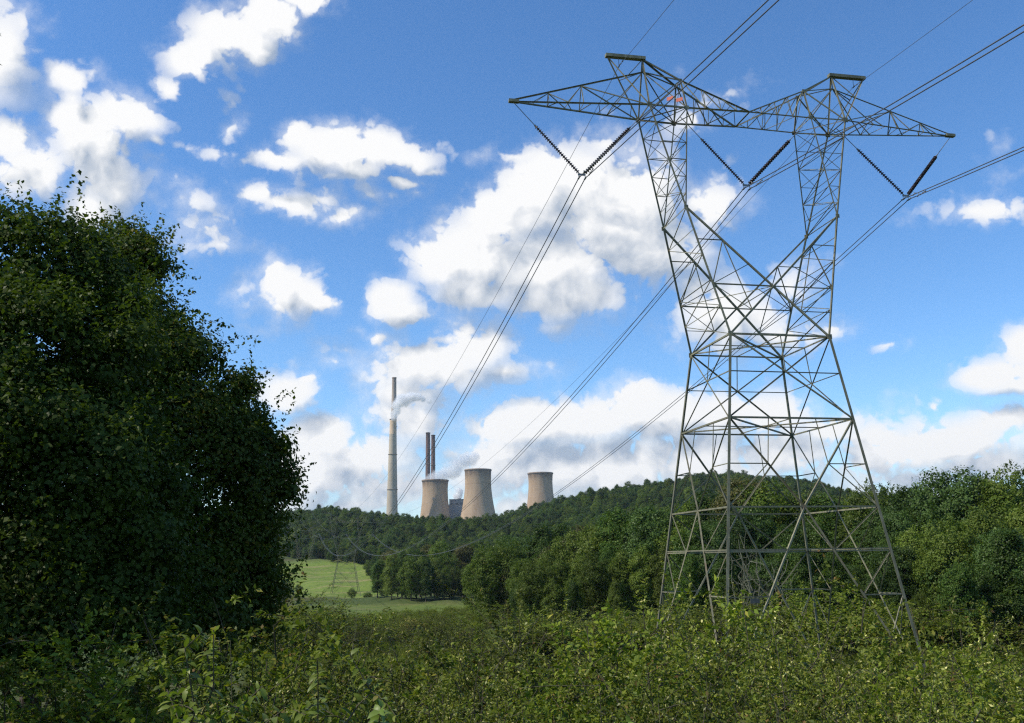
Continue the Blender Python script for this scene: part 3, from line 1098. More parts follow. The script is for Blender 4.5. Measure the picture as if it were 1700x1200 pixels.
# ------------------------------------------------------------------ insulators and cables
def insulator(a, b, link_len, label):
    """V string leg from the steel a down to the yoke b"""
    a, b = np.asarray(a, float), np.asarray(b, float)
    d = unit(b - a)
    Ltot = np.linalg.norm(b - a)
    root = empty('insulator_string', a)
    root.rotation_mode = 'QUATERNION'
    root.rotation_quaternion = Vector((-d).tolist()).to_track_quat('Z', 'Y')
    tag(root, label, 'insulator', 'insulator strings in V pairs under the cross arm')
    V, F = tubes([([(0, 0, 0), (0, 0, -link_len)], .028)], 8)
    obj('link_rod', mesh_np('insulator_link', V, F), M['fitting'], root)
    pr = []
    n = 25
    l0, l1 = -link_len, -(Ltot - .12)
    st = (l1 - l0) / n
    for i in range(n):
        z = l0 + i * st
        pr += [(.045, z), (.055, z + st * .12), (.10, z + st * .3), (.152, z + st * .52), (.158, z + st * .62), (.09, z + st * .58), (.05, z + st * .8)]
    pr.append((.03, l1))
    V, F = lathe(pr, 14)
    obj('disc_stack', mesh_np('insulator_discs', V, F, True), M['porcelain'], root)
    V, F = tubes([([(0, 0, l0 + .12), (0, 0, l0 - .06)], .07)], 8)
    obj('top_cap', mesh_np('insulator_cap', V, F), M['fitting'], root)
    V, F = tubes([([(0, 0, l1 + .05), (0, 0, -Ltot)], .03)], 8)
    obj('end_pin', mesh_np('insulator_pin', V, F), M['fitting'], root)
    return root


SUB = .24      # half the spacing of the two cables of a bundle
VB = {'outer arm nearest the power station': -12.80, 'middle of the bridge': -.02, 'outer arm over the wood': 13.25}
PH = [('left', -12.80, 'nearest the big dark tree'), ('middle', -.02, 'between the two peaks'), ('right', 13.25, 'nearest the open sky')]
tops = [((-17.75, 0, 37.8), (-7.85, 0, 37.75)), ((-4.97, 0, 37.7), (4.97, 0, 37.7)), ((7.85, 0, 37.75), (17.75, 0, 37.8))]
INS_TXT = [('hanging from the cross arm tip that points to the power station', 'slanting from the mast to the first pair of cables'),
           ('slanting down from the orange plates to the middle cables', 'slanting from the second mast down to the middle cables'),
           ('slanting from the second mast down to the last pair of cables', 'hanging from the cross arm tip over the wood')]
for (nm, x, where), (ta, tb), tx in zip(PH, tops, INS_TXT):
    zb = 32.62
    insulator(ta, (x - .16, 0, zb), 2.35, 'brown ribbed insulator ' + tx[0])
    insulator(tb, (x + .16, 0, zb), 1.75 if nm != 'right' else 2.3, 'brown ribbed insulator ' + tx[1])
    y = empty('yoke_plate', (x, 0, zb))
    tag(y, 'small steel yoke holding two cables under the V of insulators ' + where, 'yoke', 'yoke plates under the insulators')
    V = [(-.30, -.012, .02), (.30, -.012, .02), (.28, -.012, -.14), (-.28, -.012, -.14)]
    V += [(a, .012, c) for a, b, c in V]
    obj('plate', mesh_py('yoke_plate', V, [(0, 1, 2, 3), (7, 6, 5, 4), (0, 4, 5, 1), (1, 5, 6, 2), (2, 6, 7, 3), (3, 7, 4, 0)]), M['fitting'], y)
    for s in (-1, 1):
        V, F = tubes([([(s * SUB, 0, -.10), (s * SUB, 0, -.32)], .022), ([(s * SUB, -.28, -.30), (s * SUB, -.12, -.36), (s * SUB, .12, -.36), (s * SUB, .28, -.30)], [.03, .06, .06, .03])], 8)
        obj('suspension_clamp', mesh_np('suspension_clamp', V, F), M['fitting'], y)
        for yy in (-1.25, -1.9) if s > 0 else (-1.4,):
            V, F = tubes([([(s * SUB, yy - .22, -.50), (s * SUB, yy - .12, -.50)], .055), ([(s * SUB, yy + .12, -.50), (s * SUB, yy + .22, -.50)], .055), ([(s * SUB, yy - .2, -.50), (s * SUB, yy + .2, -.50)], .012),
                          ([(s * SUB, yy, -.5), (s * SUB, yy, -.34)], .03)], 8)
            obj('vibration_damper', mesh_np('vibration_damper', V, F), M['fitting'], y)


def span(A, B, sag, n=72):
    t = np.linspace(0, 1, n)[:, None]
    P = np.asarray(A) * (1 - t) + np.asarray(B) * t
    P[:, 2] -= 4 * sag * (t * (1 - t))[:, 0]
    return P


def cable(name, A, Bf, sf, Bb, sb, rad, label, cat, group):
    back = span(Bb, A, sb, 60)
    fwd = span(A, Bf, sf, 110)
    P = np.concatenate([back, fwd[1:]])
    V, F = tubes([(P - A, rad)], 6)
    o = obj(name, mesh_np(name, V, F, True), M['wire'])
    o.location = Vector([float(q) for q in A])
    tag(o, label, cat, group)
    return o


zc = 32.62 - .34
far_px = {'left': (530, 886), 'middle': (574, 886), 'right': (618, 886)}
back_end = {'left': (26, -380, 38.5, 6.5), 'middle': (-10, -380, 48, 19.5), 'right': (8, -380, 48, 16)}
for nm, x, where in PH:
    Bf0 = at(*far_px[nm], 465)
    bx, by, bz, bs = back_end[nm]
    for s, tx in ((-1, 'first'), (1, 'second')):
        A = np.array([x + s * SUB, 0, zc])
        cable('power_cable', A, Bf0 + RH * s * SUB, 17.7, np.array([bx + s * SUB, by, bz]), bs, .036,
              f'{tx} of the two long sagging cables held by the yoke ' + where, 'cable', 'power cables of the line')
for sx, px, bk, tx in ((-1, 544, (-9.6 - 18, -380, 36, 19), 'the peak over the orange plates'), (1, 605, (9.7 - 32, -380, 48, 17), 'the peak nearest the open sky')):
    A = np.array([sx * 9.65, 0, 41.45])
    cable('ground_wire', A, at(px, 849.5, 465), 13.4, np.array(bk[:3], float), bk[3], .018,
          'thin ground wire hung under ' + tx, 'cable', 'ground wires of the line')
    h = empty('wire_hanger', A + [0, 0, .65])
    tag(h, 'small clamp hanging the ground wire below ' + tx, 'clamp', 'ground wire clamps')
    V, F = tubes([([(0, 0, 0), (0, 0, -.62)], .022)], 6)
    obj('link_rod', mesh_np('hanger_rod', V, F), M['fitting'], h)
    V, F = tubes([([(0, -.25, -.6), (0, -.1, -.68), (0, .1, -.68), (0, .25, -.6)], [.02, .05, .05, .02])], 6)
    obj('clamp', mesh_np('hanger_clamp', V, F), M['fitting'], h)
    V, F = tubes([([(0, -.9, -.70), (0, -.75, -.70)], .045), ([(0, -.55, -.70), (0, -.4, -.70)], .045)], 6)
    obj('vibration_damper', mesh_np('hanger_damper', V, F), M['fitting'], h)
# cables strung on the distant pylons beyond the first span
for nm, x, where in PH:
    B = at(*far_px[nm], 465)
    C3 = B + np.array([-40, 400, 42.])
    V, F = tubes([(span(B, C3, 14) - B, .04)], 5)
    o = obj('power_cable', mesh_np('far_cable', V, F, True), M['wire'])
    o.location = Vector(B.tolist())
    tag(o, 'far cable beyond the small pylon, ' + {'left': 'on its arm towards the big tree', 'middle': 'from its middle', 'right': 'on its arm towards the chimneys'}[nm], 'cable', 'power cables of the line')

# ------------------------------------------------------------------ foliage
def leaves_mesh(name, P, Nn, T, L, W, fold=.12, mats=None, idx=None, six=False):
    """one folded leaf per row: position, normal, direction, length, width"""
    n = len(P)
    T = unit(T)
    S = unit(np.cross(Nn, T))
    Nn = np.cross(T, S)
    L = np.broadcast_to(np.asarray(L, float), (n,))[:, None]
    W = np.broadcast_to(np.asarray(W, float), (n,))[:, None]
    if not six:
        a = P
        b = P + T * L * .45 + S * W * .5 + Nn * W * fold
        c = P + T * L - Nn * L * .10
        d = P + T * L * .45 - S * W * .5 + Nn * W * fold
        V = np.stack([a, b, c, d], 1).reshape(-1, 3)
        F = np.arange(n * 4).reshape(-1, 4)[:, [0, 1, 2, 3]]
        return mesh_np(name, V, F, False, mats, idx)
    # a broader leaf: two halves of two quads, arched along the midrib
    mid = [P, P + T * L * .35 + Nn * L * .03, P + T * L * .72 - Nn * L * .05, P + T * L - Nn * L * .22]
    rt_ = [P + T * L * .32 + S * W * .5 + Nn * W * .14, P + T * L * .70 + S * W * .36 + Nn * (W * .10 - L * .05)]
    lf_ = [P + T * L * .32 - S * W * .5 + Nn * W * .14, P + T * L * .70 - S * W * .36 + Nn * (W * .10 - L * .05)]
    V = np.stack(mid + rt_ + lf_, 1).reshape(-1, 3)
    q = np.array([[0, 1, 4, 4], [1, 2, 5, 4], [2, 3, 5, 5], [0, 6, 1, 1], [1, 6, 7, 2], [2, 7, 3, 3]])
    tri = []
    for a, b, c, d in q:
        tri.append((a, b, c))
        if d != c:
            tri.append((a, c, d))
    tri = np.array(tri)
    F = (np.arange(n)[:, None, None] * 8 + tri[None]).reshape(-1, 3)
    return mesh_np(name, V, F, False, mats, None)


def rand_dirs(rng, n, zmin=-1.0):
    z = rng.uniform(zmin, 1, n)
    a = rng.uniform(0, 2 * np.pi, n)
    s = np.sqrt(1 - z * z)
    return np.stack([s * np.cos(a), s * np.sin(a), z], 1)


def crown_points(rng, lobes, n_clumps, shell=(.80, 1.04), zmin=-.75, ragged=.0):
    """clump centres and outward directions over the union of ellipsoidal lobes"""
    L = np.array(lobes, float)
    area = (L[:, 3] * L[:, 4] + L[:, 3] * L[:, 5] + L[:, 4] * L[:, 5])
    k = rng.choice(len(L), n_clumps * 2, p=area / area.sum())
    d = rand_dirs(rng, len(k), zmin)
    s = rng.uniform(shell[0], shell[1] + ragged * rng.random(len(k)) ** 3, len(k))
    P = L[k, :3] + d * L[k, 3:6] * s[:, None]
    # drop what lies deep inside another lobe
    inside = np.zeros(len(k), bool)
    for i, l in enumerate(L):
        q = np.linalg.norm((P - l[:3]) / l[3:6], axis=1)
        inside |= (q < .72) & (k != i)
    keep = np.nonzero(~inside)[0][:n_clumps]
    out = unit(d[keep] / L[k[keep], 3:6])
    return P[keep], out


def sub_lobes(rng, lobes, n, lo=.30, hi=.52):
    """smaller heads riding on the big lobes, so that the crown is lumpy at two sizes"""
    out = [tuple(l) for l in lobes]
    for l in lobes:
        d = rand_dirs(rng, n, -.45)
        for q in d:
            f = rng.uniform(lo, hi)
            c = np.asarray(l[:3]) + q * np.asarray(l[3:6]) * rng.uniform(.78, .98)
            out.append((*c, l[3] * f, l[4] * f, l[5] * f))
    return np.array(out)


def crown_mesh(name, seed, lobes, n_clumps, per, leaf, clump_r, mats, inner=.22, zmin=-.75, ragged=.15, droop=.25, aspect=.62, sprays=0, spray_len=.8, along=0.0, pocket=1.7):
    rng = np.random.default_rng(seed)
    C_, O = crown_points(rng, lobes, n_clumps, zmin=zmin, ragged=ragged)
    # boughs stand apart: pockets without outer twigs let the shade inside show
    ph = rng.uniform(0, 6, 3)
    f = np.sin(C_[:, 0] * pocket + ph[0] + 1.1 * np.sin(C_[:, 2] * pocket * .7)) + np.sin(C_[:, 1] * pocket * 1.1 + ph[1]) + np.sin(C_[:, 2] * pocket * 1.25 + ph[2] + C_[:, 0] * .6)
    ok = f > -.55 + rng.uniform(-.4, .4, len(f))
    C_, O = C_[ok], O[ok]
    # twigs inside the crown, so that the sky does not show right through
    ni = int(n_clumps * inner)
    Ci, Oi = crown_points(rng, lobes, ni, shell=(.25, .75), zmin=-1)
    C_ = np.concatenate([C_, Ci]); O = np.concatenate([O, Oi])
    n = len(C_)
    size = rng.uniform(.6, 1.35, n)
    k = np.repeat(np.arange(n), per)
    off = rng.normal(0, 1, (len(k), 3))
    off[:, 2] *= .6
    P = C_[k] + off * (clump_r * size[k])[:, None] * .55 + (O[k] + [0, 0, .3]) * (rng.normal(0, 1, len(k)) * along * size[k])[:, None]
    Nn = unit(O[k] * .95 + off * .25 + np.array([0, 0, .30]) + rng.normal(0, .48, (len(k), 3)))
    T = unit(np.cross(Nn, rng.normal(0, 1, (len(k), 3)))) + O[k] * .45 - np.array([0, 0, droop])
    ls = leaf * rng.uniform(.65, 1.35, len(k))
    if sprays:   # leafy shoots standing out of the outline
        B, D = crown_points(rng, lobes, sprays, shell=(.9, 1.0), zmin=-.35)
        m = 20
        D = unit(D + rng.normal(0, .35, D.shape) + [0, 0, .55])
        ln = spray_len * rng.uniform(.35, 1.2, len(B))
        t = np.tile(np.linspace(.1, 1, m), len(B))
        kk = np.repeat(np.arange(len(B)), m)
        Ps = B[kk] + D[kk] * (ln[kk] * t)[:, None] - np.array([0, 0, .12]) * (ln[kk] * t * t)[:, None] + rng.normal(0, .05, (len(kk), 3)) * (1.25 - t)[:, None] * (spray_len / .8)
        Ts = D[kk] * .5 + rng.normal(0, .7, (len(kk), 3)) - [0, 0, droop]
        Ns = unit(rng.normal(0, .55, (len(kk), 3)) + [0, 0, 1])
        P, Nn, T = np.concatenate([P, Ps]), np.concatenate([Nn, Ns]), np.concatenate([T, Ts])
        ls = np.concatenate([ls, leaf * rng.uniform(.6, 1.2, len(kk))])
    return leaves_mesh(name, P, Nn, T, ls, ls * aspect, mats=mats)


def trunk_mesh(name, seed, h, r, limbs):
    """tapered trunk with limbs reaching towards the given points"""
    rng = np.random.default_rng(seed)
    n = 9
    z = np.linspace(-.4, h, n)
    w = np.cumsum(rng.normal(0, .035 * h / n, (n, 2)), 0)
    w -= w[1]
    P = np.concatenate([w, z[:, None]], 1)
    paths = [(P, r * (1 - .8 * np.linspace(0, 1, n)) * np.where(np.arange(n) == 0, 1.35, 1))]
    for q in limbs:
        q = np.asarray(q, float)
        zb = min(h * .92, max(h * .22, q[2] - np.hypot(q[0], q[1]) * rng.uniform(.7, 1.2)))
        b = np.array([np.interp(zb, z, P[:, 0]), np.interp(zb, z, P[:, 1]), zb])
        t = np.linspace(0, 1, 6)[:, None]
        L = b * (1 - t) + q * t
        L[1:-1] += rng.normal(0, .03 * np.linalg.norm(q - b), (4, 3))
        L[:, 2] -= .05 * np.linalg.norm(q - b) * np.sin(t[:, 0] * np.pi)
        paths.append((L, r * .42 * (1 - .8 * t[:, 0])))
        for _ in range(2):
            s = rng.uniform(.4, .8)
            c = b * (1 - s) + q * s
            e = c + rand_dirs(rng, 1, .0)[0] * np.linalg.norm(q - b) * .22
            paths.append((np.stack([c, (c + e) / 2 + rng.normal(0, .06, 3), e]), [r * .18, r * .12, r * .05]))
    V, F = tubes(paths, 7)
    return mesh_np(name, V, F, True)


M['leaf_dark'] = leaf_mat('leaf_dark_green', (0.044, 0.085, 0.014), (0.074, 0.119, 0.019), (0.110, 0.140, 0.025), trans=.24, spec=.12)
M['leaf_mid'] = leaf_mat('leaf_mid_green', (0.069, 0.108, 0.015), (0.109, 0.149, 0.021), (0.139, 0.164, 0.024), trans=.26, yellow=.14, spec=.12)
M['leaf_light'] = leaf_mat('leaf_light_green', (0.106, 0.153, 0.024), (0.155, 0.202, 0.034), (0.190, 0.211, 0.040), trans=.28, yellow=.14, spec=.12)
M['leaf_blue'] = leaf_mat('leaf_blue_green', (0.049, 0.087, 0.021), (0.076, 0.119, 0.027), trans=.24, spec=.12)
M['leaf_brown'] = leaf_mat('leaf_brownish', (0.083, 0.086, 0.024), (0.110, 0.108, 0.031), (0.120, 0.099, 0.028), trans=.25, spec=.12)

# kinds of woodland tree, about 14 m tall: lobes (x, y, z, rx, ry, rz)
KINDS = {
    'broad': dict(mat='leaf_mid', h=9.5, r=.26, lobes=[(0, 0, 10.6, 3.0, 3.0, 3.4), (1.9, .6, 8.8, 2.5, 2.5, 2.6), (-2.0, -.5, 8.6, 2.5, 2.4, 2.7), (.4, -2.0, 8.2, 2.5, 2.3, 2.5), (-.4, 2.0, 8.4, 2.4, 2.3, 2.6), (1.2, -1.2, 5.6, 2.6, 2.6, 2.6), (-1.4, .9, 5.4, 2.6, 2.6, 2.6), (0, 0, 3.2, 2.3, 2.3, 2.2)]),
    'tall': dict(mat='leaf_dark', h=10.5, r=.24, lobes=[(0, 0, 11.6, 1.8, 1.8, 2.5), (.8, .3, 9.6, 1.9, 1.9, 2.4), (-.9, -.2, 8.9, 1.9, 1.9, 2.4), (.3, -.8, 7.0, 2.1, 2.0, 2.4), (-.3, .8, 6.2, 2.1, 2.1, 2.5), (.2, 0, 3.6, 2.0, 2.0, 2.7)]),
    'domed': dict(mat='leaf_blue', h=9, r=.30, lobes=[(-1.6, 0, 10.4, 2.3, 2.3, 2.5), (1.5, .4, 10.9, 2.2, 2.2, 2.7), (0, -1.0, 11.4, 2.0, 2.0, 2.3), (2.7, -.3, 8.2, 2.2, 2.2, 2.2), (-2.8, .3, 7.9, 2.2, 2.2, 2.2), (.3, -2.3, 8.0, 2.4, 2.2, 2.5), (0, 2.2, 8.2, 2.5, 2.2, 2.4), (0, 0, 5.2, 2.9, 2.9, 2.6), (.3, .3, 2.8, 2.2, 2.2, 2.0)]),
    'pointed': dict(mat='leaf_dark', h=12, r=.22, lobes=[(0, 0, 12.4, .9, .9, 1.7), (.1, .1, 10.4, 1.6, 1.6, 1.7), (-.1, 0, 8.2, 2.1, 2.1, 1.9), (.2, -.2, 6.0, 2.5, 2.5, 2.0), (0, .2, 3.6, 2.7, 2.7, 2.2)]),
    'loose': dict(mat='leaf_light', h=10, r=.2, lobes=[(.5, 0, 11.8, 1.9, 1.9, 2.0), (-1.4, .5, 10.2, 1.9, 1.9, 1.9), (1.6, -.6, 9.2, 1.8, 1.8, 2.0), (-.8, -1.2, 7.6, 2.1, 2.0, 2.1), (1.2, 1.0, 6.4, 2.1, 2.1, 2.2), (-1.2, .3, 5.0, 2.1, 2.1, 2.2), (.6, -.6, 3.2, 2.1, 2.1, 2.2)]),
    'brownish': dict(mat='leaf_brown', h=9.5, r=.24, lobes=[(0, 0, 11.4, 2.2, 2.2, 2.4), (1.6, .3, 9.0, 2.2, 2.2, 2.4), (-1.6, 0, 8.6, 2.1, 2.1, 2.5), (.2, -1.2, 6.4, 2.6, 2.4, 2.6), (-.4, 1.0, 4.6, 2.5, 2.5, 2.6)]),
}
PROTO_MESH = {}
for i, (kn, k) in enumerate(KINDS.items()):
    for var in range(2):
        rng = np.random.default_rng(50 + i * 7 + var)
        lb = np.array(k['lobes'], float)
        lb[:, :3] += rng.normal(0, .28, (len(lb), 3))
        lb[:, 3:] *= rng.uniform(.82, 1.08, (len(lb), 1))
        lb = sub_lobes(rng, lb, 4)
        ms = [M[k['mat']]]
        PROTO_MESH[kn, var] = (trunk_mesh('tree_trunk', 90 + i * 5 + var, k['h'], k['r'], lb[:len(k['lobes']), :3]),
                               crown_mesh('tree_crown_' + kn, 10 + i * 3 + var, lb, 900, 30, .25, .60, ms, ragged=.22, sprays=130, spray_len=1.1))
TREE_OBJ = {}


def mesh_top(me, q=.995):
    z = np.empty(len(me.vertices) * 3, np.float32)
    me.vertices.foreach_get('co', z)
    return float(np.quantile(z[2::3], q))


TREE_H = {k: mesh_top(v[1]) for k, v in PROTO_MESH.items()}


def tree(kind, loc, height, width, label, group, var=0, rz=None, name='tree'):
    """a tree of the given height; width scales the crown sideways"""
    tm, cm = PROTO_MESH[kind, var]
    s = height / TREE_H[kind, var]
    root = empty(name, loc, random.uniform(0, 6.28) if rz is None else rz, (s * width, s * width, s))
    tag(root, label, 'tree', group)
    obj('trunk', tm, M['bark'], root)
    c = obj('crown', cm, None, root)
    TREE_OBJ.setdefault((kind, var), c)
    return root


random.seed(4)
WOOD = {}


def plant_tree(px, ytop, d, kind, label, group, width=1.0, var=None):
    g = on_ground(px, d)
    top = at(px, ytop, d)
    h = max(3.0, top[2] - g[2])
    return tree(kind, g - [0, 0, .2], h + .2, width, label, group, random.randint(0, 1) if var is None else var)


# the wood behind the pylon and towards the open side, told one by one where the photograph does
G_WOOD = 'trees of the wood behind the pylon'
for px, yt, d, kd, wd, lb in [
    (1597, 782, 104, 'domed', 1.0, 'broad round headed tree standing above the wood far along its edge'),
    (1652, 800, 108, 'domed', 1.0, 'round headed tree leaning against the taller broad one at the end of the wood'),
    (1694, 778, 100, 'broad', .95, 'tall tree cut by the edge of the view, last of the wood'),
    (1535, 808, 112, 'domed', 1.0, 'blue green domed tree between the far pylon leg and the tallest broad tree'),
    (1503, 822, 116, 'tall', 1.0, 'narrow dark tree just beyond the far pylon leg'),
    (1455, 806, 118, 'broad', .85, 'small bright round top tree rising behind the far pylon leg'),
    (1406, 834, 130, 'loose', 1.0, 'low pale tree behind the pylon beside the far leg'),
    (1280, 806, 128, 'broad', 1.15, 'dark leafy tree standing tallest between the pylon legs'),
    (1232, 800, 132, 'brownish', 1.1, 'brownish tree top showing above the wood between the pylon legs'),
    (1180, 822, 138, 'tall', 1.2, 'dark tree behind the near pylon leg'),
    (1326, 826, 126, 'loose', 1.2, 'yellow green tree in the middle of the pylon legs'),
    (1368, 826, 122, 'tall', 1.15, 'dark tree standing next to the yellow green one inside the pylon legs'),
    (1133, 838, 140, 'broad', 1.0, 'mid green tree just outside the nearest pylon corner'),
    (1097, 846, 142, 'domed', 1.0, 'blue green rounded tree beside the pylon, right below the hill crest'),
    (1066, 844, 146, 'tall', 1.1, 'dark tall tree pair nearest the pylon, rear one'),
    (1019, 848, 150, 'tall', 1.15, 'tall dark tree with a flat leaning top in front of the wooded hill'),
    (984, 876, 152, 'loose', 1.05, 'pale green loose tree next to the tall dark leaning one'),
    (950, 884, 158, 'loose', 1.0, 'pale grey green tree in the middle of the wood'),
    (900, 876, 190, 'pointed', 1.5, 'very dark pointed tree standing above the paler wood below the last cooling tower'),
    (868, 930, 160, 'broad', .9, 'fresh green tree at the front of the wood under the pointed dark one'),
    (812, 924, 176, 'brownish', 1.0, 'brownish tree at the corner of the strip field'),
    (838, 940, 168, 'brownish', .9, 'smaller brown green tree behind the corner tree of the strip field'),
    (908, 918, 156, 'loose', .95, 'greyish green tree below the pointed dark one'),
    (1018, 966, 118, 'loose', .7, 'small bright green tree at the foot of the wood'),
    (948, 968, 126, 'tall', .9, 'short dark tree at the foot of the wood'),
    (883, 950, 136, 'domed', .9, 'short blue green tree at the foot of the wood beside the brown corner tree'),
    (628, 930, 362, 'tall', 1.0, 'narrow dark tree ending the far tree line beside the pale field'),
    (651, 922, 352, 'loose', 1.0, 'pale narrow tree second in the far tree line from the pale field'),
    (668, 917, 350, 'tall', 1.1, 'dark tree in the far tree line with a pale one on either side'),
]:
    plant_tree(px, yt, d, kd, lb, G_WOOD if px > 780 else 'trees of the far tree line', wd)

ORD = 'first second third fourth fifth sixth seventh eighth ninth tenth eleventh twelfth thirteenth fourteenth fifteenth sixteenth seventeenth eighteenth'.split()


def fill(n, x0, x1, d0, d1, ytop, kinds, where, start, group, wd=(.95, 1.3), jit=10, seed=1):
    rs = random.Random(seed)
    for i in range(n):
        px = x0 + (x1 - x0) * (i + rs.uniform(.1, .9)) / n
        d = rs.uniform(d0, d1)
        yt = np.interp(px, [q[0] for q in ytop], [q[1] for q in ytop]) + rs.uniform(-jit * .3, jit)
        kd = rs.choice(kinds)
        plant_tree(px, float(yt), d, kd, f'{KIND_TXT[kd]}, {ORD[i]} from {start} {where}', group, rs.uniform(*wd), rs.randint(0, 1))


KIND_TXT = {'broad': 'mid green tree', 'tall': 'narrow dark tree', 'domed': 'blue green tree', 'pointed': 'pointed tree', 'loose': 'pale loose tree', 'brownish': 'brown green tree'}
fill(15, 660, 795, 342, 362, [(660, 920), (700, 922), (740, 938), (795, 930)], ['tall', 'tall', 'domed', 'broad', 'loose'], 'along the far tree line front', 'the pale field', 'trees of the far tree line', (.7, .95), 14, 2)
fill(12, 640, 800, 375, 420, [(640, 914), (700, 905), (760, 900), (800, 898)], ['domed', 'broad', 'loose', 'tall', 'brownish'], 'along the far tree line back', 'the pale field', 'trees of the far tree line', (.9, 1.2), 12, 3)
fill(18, 800, 1130, 165, 200, [(800, 905), (870, 900), (900, 900), (960, 880), (1000, 872), (1130, 846)], ['loose', 'broad', 'brownish', 'tall', 'loose'], 'deep in the middle of the wood', 'the strip field', G_WOOD, (.75, 1.0), 22, 4)
fill(15, 850, 1130, 128, 150, [(850, 950), (900, 940), (1000, 920), (1130, 890)], ['loose', 'broad', 'tall', 'loose', 'domed'], 'in the front of the wood', 'the strip field', G_WOOD, (.72, .95), 30, 5)
fill(14, 830, 1110, 205, 270, [(800, 892), (900, 878), (1000, 862), (1110, 846)], ['broad', 'loose', 'domed', 'tall'], 'at the back of the wood', 'the strip field', G_WOOD, (.8, 1.05), 14, 6)
fill(16, 1130, 1480, 112, 126, [(1130, 870), (1250, 850), (1300, 858), (1400, 870), (1480, 850)], ['tall', 'broad', 'pointed', 'tall', 'domed'], 'in the shade behind the pylon legs', 'the near leg', G_WOOD, (.75, 1.0), 26, 7)
fill(9, 1130, 1480, 98, 110, [(1130, 930), (1300, 910), (1400, 930), (1480, 900)], ['tall', 'loose', 'broad', 'domed'], 'low at the wood edge', 'the near leg', G_WOOD, (.8, 1.1), 45, 8)
fill(14, 1470, 1720, 104, 118, [(1470, 846), (1530, 838), (1600, 828), (1720, 828)], ['domed', 'broad', 'tall', 'domed'], 'in the open end back row', 'the pylon', G_WOOD, (.75, 1.0), 26, 9)
fill(13, 1480, 1730, 92, 101, [(1480, 890), (1560, 880), (1620, 850), (1730, 850)], ['broad', 'domed', 'broad', 'loose'], 'in the open end middle row', 'the pylon', G_WOOD, (.8, 1.05), 40, 10)
fill(11, 1490, 1740, 80, 90, [(1490, 960), (1560, 950), (1640, 900), (1740, 890)], ['tall', 'broad', 'tall', 'loose', 'domed'], 'in the open end front row', 'the pylon', G_WOOD, (.85, 1.1), 60, 11)
# single bushes and small trees on the pale field
for px, yt, d, kd, wd, lb in [(498, 970, 455, 'broad', 1.3, 'lone round bush on the lower edge of the pale field'), (586, 977, 440, 'broad', 1.4, 'dark bush by the foot of the small distant pylon'),
                              (612, 986, 418, 'broad', 1.9, 'scrubby bush where the pale field meets the far tree line'),
                              (637, 990, 400, 'domed', 1.8, 'blue green bush at the foot of the far tree line end'),
                              (470, 965, 380, 'domed', 1.5, 'dark bush half hidden by the big tree at the pale field')]:
    plant_tree(px, yt, d, kd, lb, 'bushes on the pale field', wd)


# ------------------------------------------------------------------ wooded hills: one mass of crowns
def scatter(name, P, S, Rz, protos, label, cat, sxy=None):
    """one object of kind stuff: copies of the given crowns at points, by geometry nodes"""
    me = bpy.data.meshes.new(name)
    me.from_pydata(P.tolist(), [], [])
    a = me.attributes.new('sc', 'FLOAT_VECTOR', 'POINT')
    S3 = np.stack([S * (sxy if sxy is not None else 1), S * (sxy if sxy is not None else 1), S], 1)
    a.data.foreach_set('vector', S3.astype(np.float32).ravel())
    a = me.attributes.new('rz', 'FLOAT_VECTOR', 'POINT')
    a.data.foreach_set('vector', np.stack([Rz * 0, Rz * 0, Rz], 1).astype(np.float32).ravel())
    a = me.attributes.new('pick', 'INT', 'POINT')
    a.data.foreach_set('value', np.random.default_rng(5).integers(0, len(protos), len(P)).astype(np.int32))
    o = obj(name, me)
    g = bpy.data.node_groups.new(name + '_scatter', 'GeometryNodeTree')
    g.interface.new_socket('Geometry', in_out='INPUT', socket_type='NodeSocketGeometry')
    g.interface.new_socket('Geometry', in_out='OUTPUT', socket_type='NodeSocketGeometry')
    G = NT(g)
    gi, go = G.n('NodeGroupInput'), G.n('NodeGroupOutput')
    m2p = G.n('GeometryNodeMeshToPoints')
    G.put(m2p.inputs[0], gi.outputs[0])
    jn = G.n('GeometryNodeGeometryToInstance')
    for p in protos[::-1]:
        oi = G.n('GeometryNodeObjectInfo', transform_space='ORIGINAL')
        oi.inputs['Object'].default_value = p
        oi.inputs['As Instance'].default_value = False
        g.links.new(oi.outputs['Geometry'], jn.inputs[0])
    ip = G.n('GeometryNodeInstanceOnPoints')
    G.put(ip.inputs['Points'], m2p.outputs[0])
    G.put(ip.inputs['Instance'], jn.outputs[0])
    ip.inputs['Pick Instance'].default_value = True
    def at_(nm, ty):
        nd = G.n('GeometryNodeInputNamedAttribute', data_type=ty)
        nd.inputs[0].default_value = nm
        return nd.outputs[0]
    G.put(ip.inputs['Instance Index'], at_('pick', 'INT'))
    er = G.n('FunctionNodeEulerToRotation')
    G.put(er.inputs[0], at_('rz', 'FLOAT_VECTOR'))
    G.put(ip.inputs['Rotation'], er.outputs[0])
    G.put(ip.inputs['Scale'], at_('sc', 'FLOAT_VECTOR'))
    G.put(go.inputs[0], ip.outputs[0])
    md = o.modifiers.new('scatter', 'NODES')
    md.node_group = g
    tag(o, label, cat, kind='stuff')
    return o


